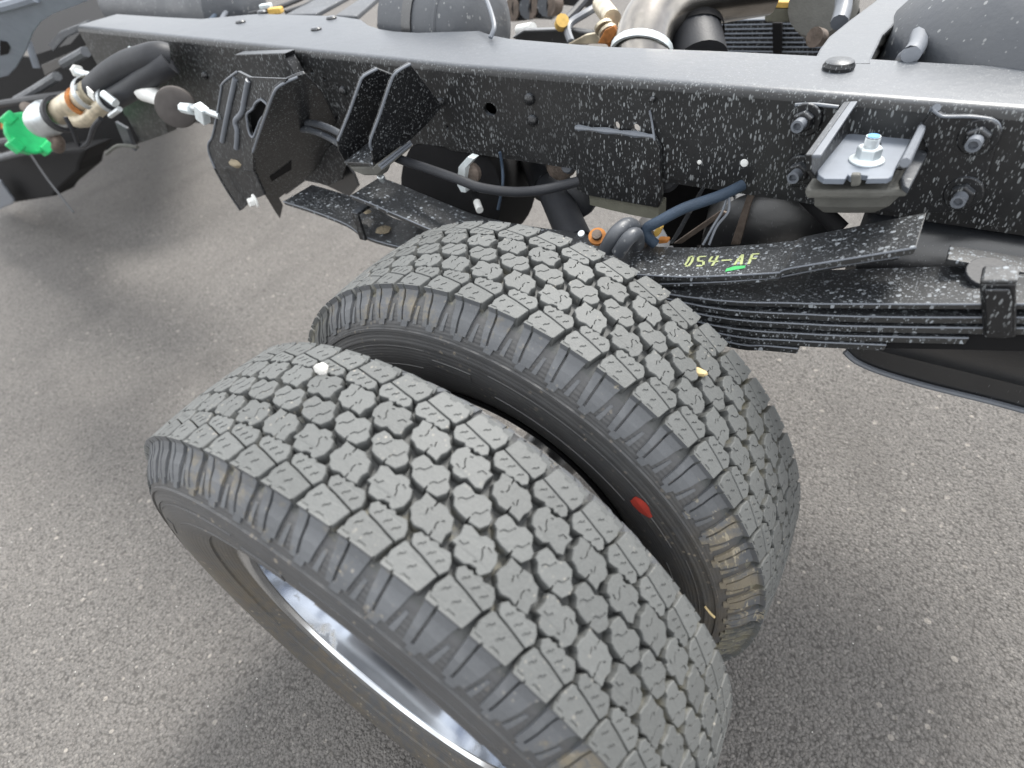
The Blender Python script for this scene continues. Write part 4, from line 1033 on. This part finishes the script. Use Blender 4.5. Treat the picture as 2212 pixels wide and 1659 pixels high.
MB().lathe([(0, 0), (0, .013), (.05, .013), (.05, 0)], PY(*c3(445, 205), 1.1), (1, -.3, .2), 12).build('fitting', 'white_plastic', TRUCK, smooth=True)
# far side clutter at the top edge
plate([c3(380, 20), c3(700, -30), c3(1000, -30), c3(1000, 60), c3(700, 30), c3(660, 130), c3(480, 120)], plY(1.5), .02).build('far_bracket', 'tank_paint', TRUCK)
for k in range(7):
    q = PY(*c3(450 + 40 * k, 60 - 6 * k), 1.45); MB().lathe([(0, 0), (0, .03), (.03, .03), (.03, 0)], q, (.3 * (k % 3 - 1), -1, .2), 12).build('fitting', ('brake_steel', 'matt_black', 'grey_shell')[k % 3], TRUCK, smooth=True)
# far leaf spring: stacked leaves on the other side of the truck
FY = 1.36
fs0 = PY(*c3(1560, 340), FY); 
FSP = None
for k in range(8):
    A_ = PY(*c3(1620, 140 + 28 * k), FY); B_ = PY(*c4(720, 120 + 32 * k), FY)
    o = MB().prism([A_, B_, B_ + Vector((0, .075, 0)), A_ + Vector((0, .075, 0))], (0, 0, -.010)).build('leaf' if FSP else 'far_leaf_spring', 'spring_paint' if k % 3 == 1 else 'bracket_paint', FSP or TRUCK, bevel=.0015)
    FSP = FSP or o
    MB().tube([A_ + Vector((0, -.001, 0)), B_ + Vector((0, -.001, 0))], .0018, 6).build('leaf_highlight', 'pale_coat', FSP)  # edge highlight of each far leaf, drawn as a pale tube
plate([c4(325, 150), c4(390, 150), c4(385, 360), c4(330, 360)], plY(FY - .02), .01).build('rebound_clip', 'matt_black', FSP, bevel=.002)
plate([c3(1630, 80), c3(1990, 60), c3(1990, 380), c3(1630, 380)], plY(FY + .12), .01).build('far_rail', 'matt_black', TRUCK)
plate([c4(0, 60), c4(900, 60), c4(900, 380), c4(0, 380)], plY(FY + .13), .01).build('far_rail', 'matt_black', TRUCK)
MB().tube([PY(*c3(1640, 20), 1.2), PY(*c3(1760, 10), 1.2), PY(*c4(300, 60), 1.2)], .012, 8).build('brake_tube', 'hose_rubber', TRUCK, smooth=True)
MB().tube([PY(*c3(1680, 0), 1.1), PY(*c3(1990, 20), 1.12), PY(*c4(290, 20), 1.14)], .01, 8).build('brake_tube', 'pale_zinc', TRUCK, smooth=True)
plate([c4(275, 50), c4(590, 60), c4(615, 150), c4(270, 150)], plY(1.15), .05).build('rubber_pad', 'olive_rubber', TRUCK, bevel=.006)
plate([c4(300, 5), c4(545, 15), c4(590, 60), c4(280, 52)], plY(1.149), .05).build('taped_block', 'yellow_tape', TRUCK, bevel=.006)
MB().lathe([(0, 0), (0, .05), (.03, .055), (.12, .055), (.12, 0)], PY(*c4(700, 90), 1.25), (0, -1, .4), 20).build('brake_canister', 'old_rubber', TRUCK, smooth=True)
MB().tube([PY(*c4(800, -20), 1.0), PY(*c4(795, 60), .98), PY(*c4(770, 150), .95)], .013, 10).build('grey_hose', 'grey_coat', TRUCK, smooth=True)
MB().lathe([(0, 0), (0, .014), (.02, .016), (.02, 0)], PY(*c4(650, 250), 1.05), (-.5, -1, .3), 14).build('fitting', 'brake_steel', TRUCK, smooth=True)
# crossmember on the right: pale top web and curled dark flank
XM = MB().prism([PZ(*c4(*q), ZT - .001) for q in [(600, 400), (640, 320), (700, 240), (850, 120), (1000, 10), (1080, -60), (1340, -60), (1190, 110), (1060, 230), (985, 390), (990, 420), (620, 415)]], (0, 0, -.007)).build('crossmember', 'rail_paint', TRUCK, bevel=.003)
vs = []
ln = [(985, 390), (1000, 300), (1060, 225), (1190, 108), (1330, -50)]
for (x, y), (dx, dy) in zip(ln, [(25, 5), (60, 30), (80, 60), (100, 110), (120, 130)]):
    A_ = PZ(*c4(x, y), ZT - .003); B_ = PZ(*c4(x + dx, y + dy), ZT - .045); C_ = PZ(*c4(x + dx * 1.2, y + dy * 1.1), ZT - .06)
    vs += [A_, B_, C_]
mb = MB(); mb.add(vs, [(i * 3 + k, i * 3 + k + 1, i * 3 + k + 4, i * 3 + k + 3) for i in range(4) for k in range(2)])
mb.build('crossmember_flank', 'old_rubber', XM, smooth=True)
MB().tube([PZ(*c4(1195, 400), ZT - .06), PZ(*c4(1200, 395), ZT - .02)] + [PZ(*c4(*q), ZT + .004) for q in [(1240, 365), (1285, 300), (1310, 210), (1400, 125), (1520, 95), (1660, 10)]], .011, 10).build('corrugated_hose', 'grey_coat', TRUCK, smooth=True)
MB().prism([PZ(*c4(*q), ZT - .05) for q in [(1000, 410), (1400, 410), (1700, 0), (1600, -80), (1300, -60)]], (0, 0, -.005)).build('well_floor', 'matt_black', TRUCK)
blob('grey_tank', *c4(2720, 440), .92, .30, .24, .17, 'grey_shell')
# dark floor between the rails on the left
MB().prism([PZ(x, y, .70) for x, y in [(100, 140), (430, 90), (430, -60), (-100, -60)]], (0, 0, -.01)).build('under_tray', 'matt_black', TRUCK)

# ------------------------------------------------------------------ left edge: tail member, filler neck, mud flap
pt = plane3((0, 60, .55), (210, 0, .62), (60, 160, .60))
hl = [c1(0, 300), c1(50, 310), c1(75, 350), c1(60, 395), c1(0, 410)]
TM = plate([c1(-60, 120), c1(0, 85), c1(360, -40), c1(760, -40), c1(560, 45), c1(400, 100), c1(300, 165), c1(245, 240), c1(190, 380), c1(120, 500), c1(60, 560), c1(-60, 590)], pt, .008).build('tail_bracket', 'pale_coat', TRUCK, bevel=.003)
plate(hl, (pt[0] - (pt[1] if pt[1].dot(CF) > 0 else -pt[1]) * .002, pt[1]), .001).build('bracket_slot', 'matt_black', TM)
MB().tube([PP(*c1(*q), pt) for q in [(-60, 70), (100, 30), (260, -20)]], .012, 8).build('rolled_edge', 'pale_coat', TM, smooth=True)
MB().tube([PY(*c1(205, 300), .66), PY(*c1(270, 500), .64)], .010, 8).build('stay_rod', 'grey_coat', TRUCK, smooth=True)
plate([c1(-60, 380), c1(200, 420), c1(520, 320), c1(640, 180), c1(1800, 330), c1(1240, 700), c1(1000, 1060), c1(640, 1130), c1(-60, 1120)], plY(.86), .01).build('inner_panel', 'matt_black', TRUCK)
plate([c1(860, 730), c1(1010, 600), c1(1200, 700), c1(1230, 980), c1(1030, 1050)], plY(YR + .02), .03).build('rail_end_box', 'rail_paint', TRUCK, bevel=.003)
plate([c1(300, 480), c1(640, 330), c1(660, 380), c1(480, 480), c1(330, 560)], plY(.74), .01).build('link_arm', 'tank_paint', TRUCK, bevel=.003)
plate([c1(350, 330), c1(440, 230), c1(640, 150), c1(660, 190), c1(480, 280), c1(390, 380)], plY(.78), .01).build('link_arm', 'grey_shell', TRUCK, bevel=.003)
for pts, Y, r_, m_ in [([(-40, 770), (300, 720), (560, 690)], .66, .012, 'hose_rubber'), ([(120, 740), (260, 660), (420, 560)], .68, .014, 'grey_shell'), ([(-40, 1050), (120, 1030)], .5, .012, 'hose_rubber'),
                       ([(-40, 1170), (150, 1120), (330, 1080)], .6, .012, 'grey_shell'), ([(470, 470), (560, 420), (630, 380)], .68, .014, 'grey_shell')]:
    MB().tube([PY(*c1(*q), Y) for q in pts], r_, 8).build('side_tube', m_, TRUCK, smooth=True)
MB().tube([PY(*c1(930, 380), .60), PY(*c1(965, 350), .59), PY(*c1(1000, 440), .59)], .005, 8).build('wire_clip', 'pale_zinc', TRUCK, smooth=True)
plate([c1(0, 890), c1(110, 870), c1(100, 930), c1(0, 950)], plY(.66), .01).build('rusty_lug', 'rust', TRUCK, bevel=.003)
zb = MB().tube([PY(*c1(560, 525), .60), PY(*c1(750, 575), .57)], .0075, 8).build('long_bolt', 'pale_zinc', TRUCK, smooth=True)
MB().hexnut(PY(*c1(575, 525), .602), PY(*c1(540, 505), .61) - PY(*c1(600, 530), .60), .016, .014).build('bolt_head', 'white_plastic', zb)
MB().box(PY(*c1(930, 1000), .60), (.05, .01, .07), Matrix.Rotation(.3, 3, 'Y')).build('bracket_foot', 'grey_shell', TRUCK, bevel=.003)
MB().tube([PY(*c1(780, 1130), .58), PY(*c1(870, 1070), .58), PY(*c1(1010, 1080), .58)], .005, 8).build('bracket_edge', 'old_rubber', TRUCK)
# fuel filler neck: its own thing, held up by a cable tie
F = empty('fuel_filler'); tag(F, 'fuel filler neck with bright green cap, steel pipes and twin black hoses', 'fuel filler')
hoseA = [(690, 660), (800, 560), (930, 480), (1080, 430), (1170, 410), (1230, 420)]
hoseB = [(800, 745), (950, 660), (1080, 570), (1190, 500), (1250, 460)]
MB().tube([PY(*c1(*q), .50 + .012 * i) for i, q in enumerate(hoseA)], .028, 20).build('filler_hose', 'hose_rubber', F, smooth=True)
MB().tube([PY(*c1(*q), .495 + .014 * i) for i, q in enumerate(hoseB)], .024, 18).build('vent_hose', 'hose_rubber', F, smooth=True)
def pa(x, y, Y): return PY(*c1(x, y), Y)
cl = [pa(430, 830, .475), pa(520, 770, .485), pa(600, 730, .49), pa(700, 660, .50)]
MB().tube(cl, .029, 18).build('filler_pipe', 'cream_steel', F, smooth=True)
MB().tube([pa(520, 830, .478), pa(560, 880, .476), pa(650, 870, .48), pa(720, 800, .488), pa(800, 745, .495)], .018, 16).build('vent_pipe', 'cream_steel', F, smooth=True)
MB().lathe([(0, .0305), (0, .034), (.02, .034), (.02, .0305)], pa(590, 745, .489), cl[3] - cl[1], 20).build('rust_band', 'rust', F, smooth=True)
ax = (pa(600, 700, .49) - pa(250, 960, .455)).normalized()
HC = MB().lathe([(0, .036), (0, .0385), (.018, .0385), (.018, .036)], pa(655, 690, .495), cl[3] - cl[2], 24).build('hose_clamp', 'zinc', F, smooth=True)
MB().box(pa(668, 690, .462), (.02, .004, .026), Matrix.Rotation(.7, 3, 'Y')).build('clamp_tag', 'white_plastic', HC, bevel=.001)
MB().tube([pa(585, 655, .48), pa(560, 640, .475)], .008, 8).build('clamp_screw', 'zinc', HC)
HC = MB().lathe([(0, .026), (0, .0285), (.014, .0285), (.014, .026)], pa(800, 738, .494), cl[3] - cl[2], 22).build('hose_clamp', 'zinc', F, smooth=True)
MB().tube([pa(760, 690, .465), pa(850, 760, .465)], .009, 10).build('clamp_screw', 'pale_zinc', HC)
MB().tube([pa(810, 850, .47), pa(880, 800, .47)], .006, 8).build('clamp_screw', 'zinc', HC)
nk = pa(300, 890, .46); axn = (pa(430, 830, .472) - pa(210, 975, .45)).normalized()
MB().lathe([(-.035, .032), (-.03, .040), (.0, .043), (.03, .043), (.045, .036), (.06, .030), (.085, .029)], pa(330, 880, .462), axn, 28).build('neck_head', 'zinc', F, smooth=True)
MB().tube([pa(190, 790, .47), pa(240, 810, .468), pa(280, 850, .466)], .015, 12).build('head_ear', 'brake_steel', F, smooth=True)
MB().tube([pa(380, 1000, .455), pa(425, 1040, .455), pa(425, 1085, .457)], .016, 12).build('head_ear', 'brake_steel', F, smooth=True)
CP = pa(215, 975, .45)
prof = []
mb = MB().lathe([(-.032, 0), (-.032, .044), (-.026, .052), (-.006, .056), (0, .054), (0, 0)], CP, axn, 16)
cap = mb.build('green_cap', 'green_plastic', F, bevel=.004)
u_ = axn.cross(Vector((0, 0, 1))).normalized(); w_ = axn.cross(u_)
Mx = Matrix((u_, w_, axn)).transposed()
MB().box(CP - axn * .036, (.100, .030, .030), Mx @ Matrix.Rotation(.9, 3, 'Z')).build('cap_grip', 'green_plastic', cap, bevel=.006, seg=3)
for k in range(4):
    a = k * math.pi / 2 + .3
    MB().box(CP - axn * .014 + (u_ * math.cos(a) + w_ * math.sin(a)) * .050, (.026, .034, .036), Mx @ Matrix.Rotation(a, 3, 'Z')).build('cap_lobe', 'green_plastic', cap, bevel=.004)
# ties and hanging strap
o = MB().lathe([(0, .036), (0, .044), (.022, .044), (.022, .036)], pa(440, 845, .474), axn, 24).build('tie_band', 'hose_rubber', F, smooth=True)
MB().tube([pa(480, 860, .44), pa(540, 970, .44), pa(570, 1050, .445), pa(600, 1075, .45), pa(650, 1040, .45), pa(690, 930, .455), pa(740, 870, .46)], .0055, 8).build('tie_loop', 'hose_rubber', F, smooth=True)
o = MB().tube([PY(*c1(215, 1120), .50), PY(*c1(330, 1290), .47), PY(*c1(430, 1420), .44), PY(*c1(540, 1560), .41)], .0032, 6, flat=.5).build('hanging_strap', 'hose_rubber', smooth=True)
tag(o, 'thin dark cable tie tail hanging below the green filler cap', 'cable tie')
# grey disc on its rod
D = empty('rubber_disc'); tag(D, 'flat grey rubber disc with white sleeve on a zinc rod beside the spring hanger', 'rubber disc')
q = pa(1290, 790, .50)
MB().lathe([(-.006, 0), (-.006, .033), (-.002, .040), (.008, .042), (.016, .040), (.018, 0)], q, (q - CAM).normalized() + Vector((.25, .1, .1)), 36).build('disc', 'grey_rubber', D, smooth=True)
MB().tube([pa(1200, 740, .51), pa(1130, 700, .515), pa(1070, 660, .52)], lambda t: .012 + .014 * t, 16).build('white_sleeve', 'white_plastic', D, smooth=True)
MB().tube([pa(1340, 790, .485), pa(1440, 795, .475), pa(1620, 855, .465)], .0065, 10).build('zinc_rod', 'zinc', D, smooth=True)
MB().lathe([(0, 0), (0, .010), (.03, .011), (.045, .011), (.045, 0)], pa(1340, 790, .482), pa(1500, 820, .47) - pa(1340, 790, .482), 8).build('rod_sleeve', 'pale_zinc', D)
MB().box(pa(1485, 835, .468), (.024, .018, .034), Matrix.Rotation(.5, 3, 'Y')).build('rod_clip', 'pale_zinc', D, bevel=.002)
# mud flap, black with pale corner
plate([c1(-60, 1150), c1(640, 1090), c1(585, 1200), c1(575, 1260), c1(420, 1395), c1(390, 1445), c1(100, 1490), c1(-60, 1500)], plY(.66), .10).build('step_box', 'matt_black', TRUCK, bevel=.01)
o = plate([c1(-60, 1330), c1(0, 1325), c1(25, 1370), c1(100, 1475), c1(85, 1500), c1(-60, 1560)], plY(.60), .01).build('flap_corner', 'grey_coat', TRUCK, bevel=.004)

# loose grit on the asphalt
rg = random.Random(3); mb = MB()
for k in range(420):
    x = rg.uniform(-1.6, 1.3); y = rg.uniform(-.7, 1.6); s = rg.uniform(.0010, .0022)
    a = rg.uniform(0, 6.28); vs = [(x + s * math.cos(a + j * 2.094) * rg.uniform(.7, 1.4), y + s * math.sin(a + j * 2.094), .0005) for j in range(3)] + [(x, y, s * .9)]
    mb.add(vs, [(0, 1, 3), (1, 2, 3), (2, 0, 3)])
o = mb.build('grit', 'white_stone'); o['kind'] = 'stuff'; o['label'] = 'pale grit scattered over the asphalt'
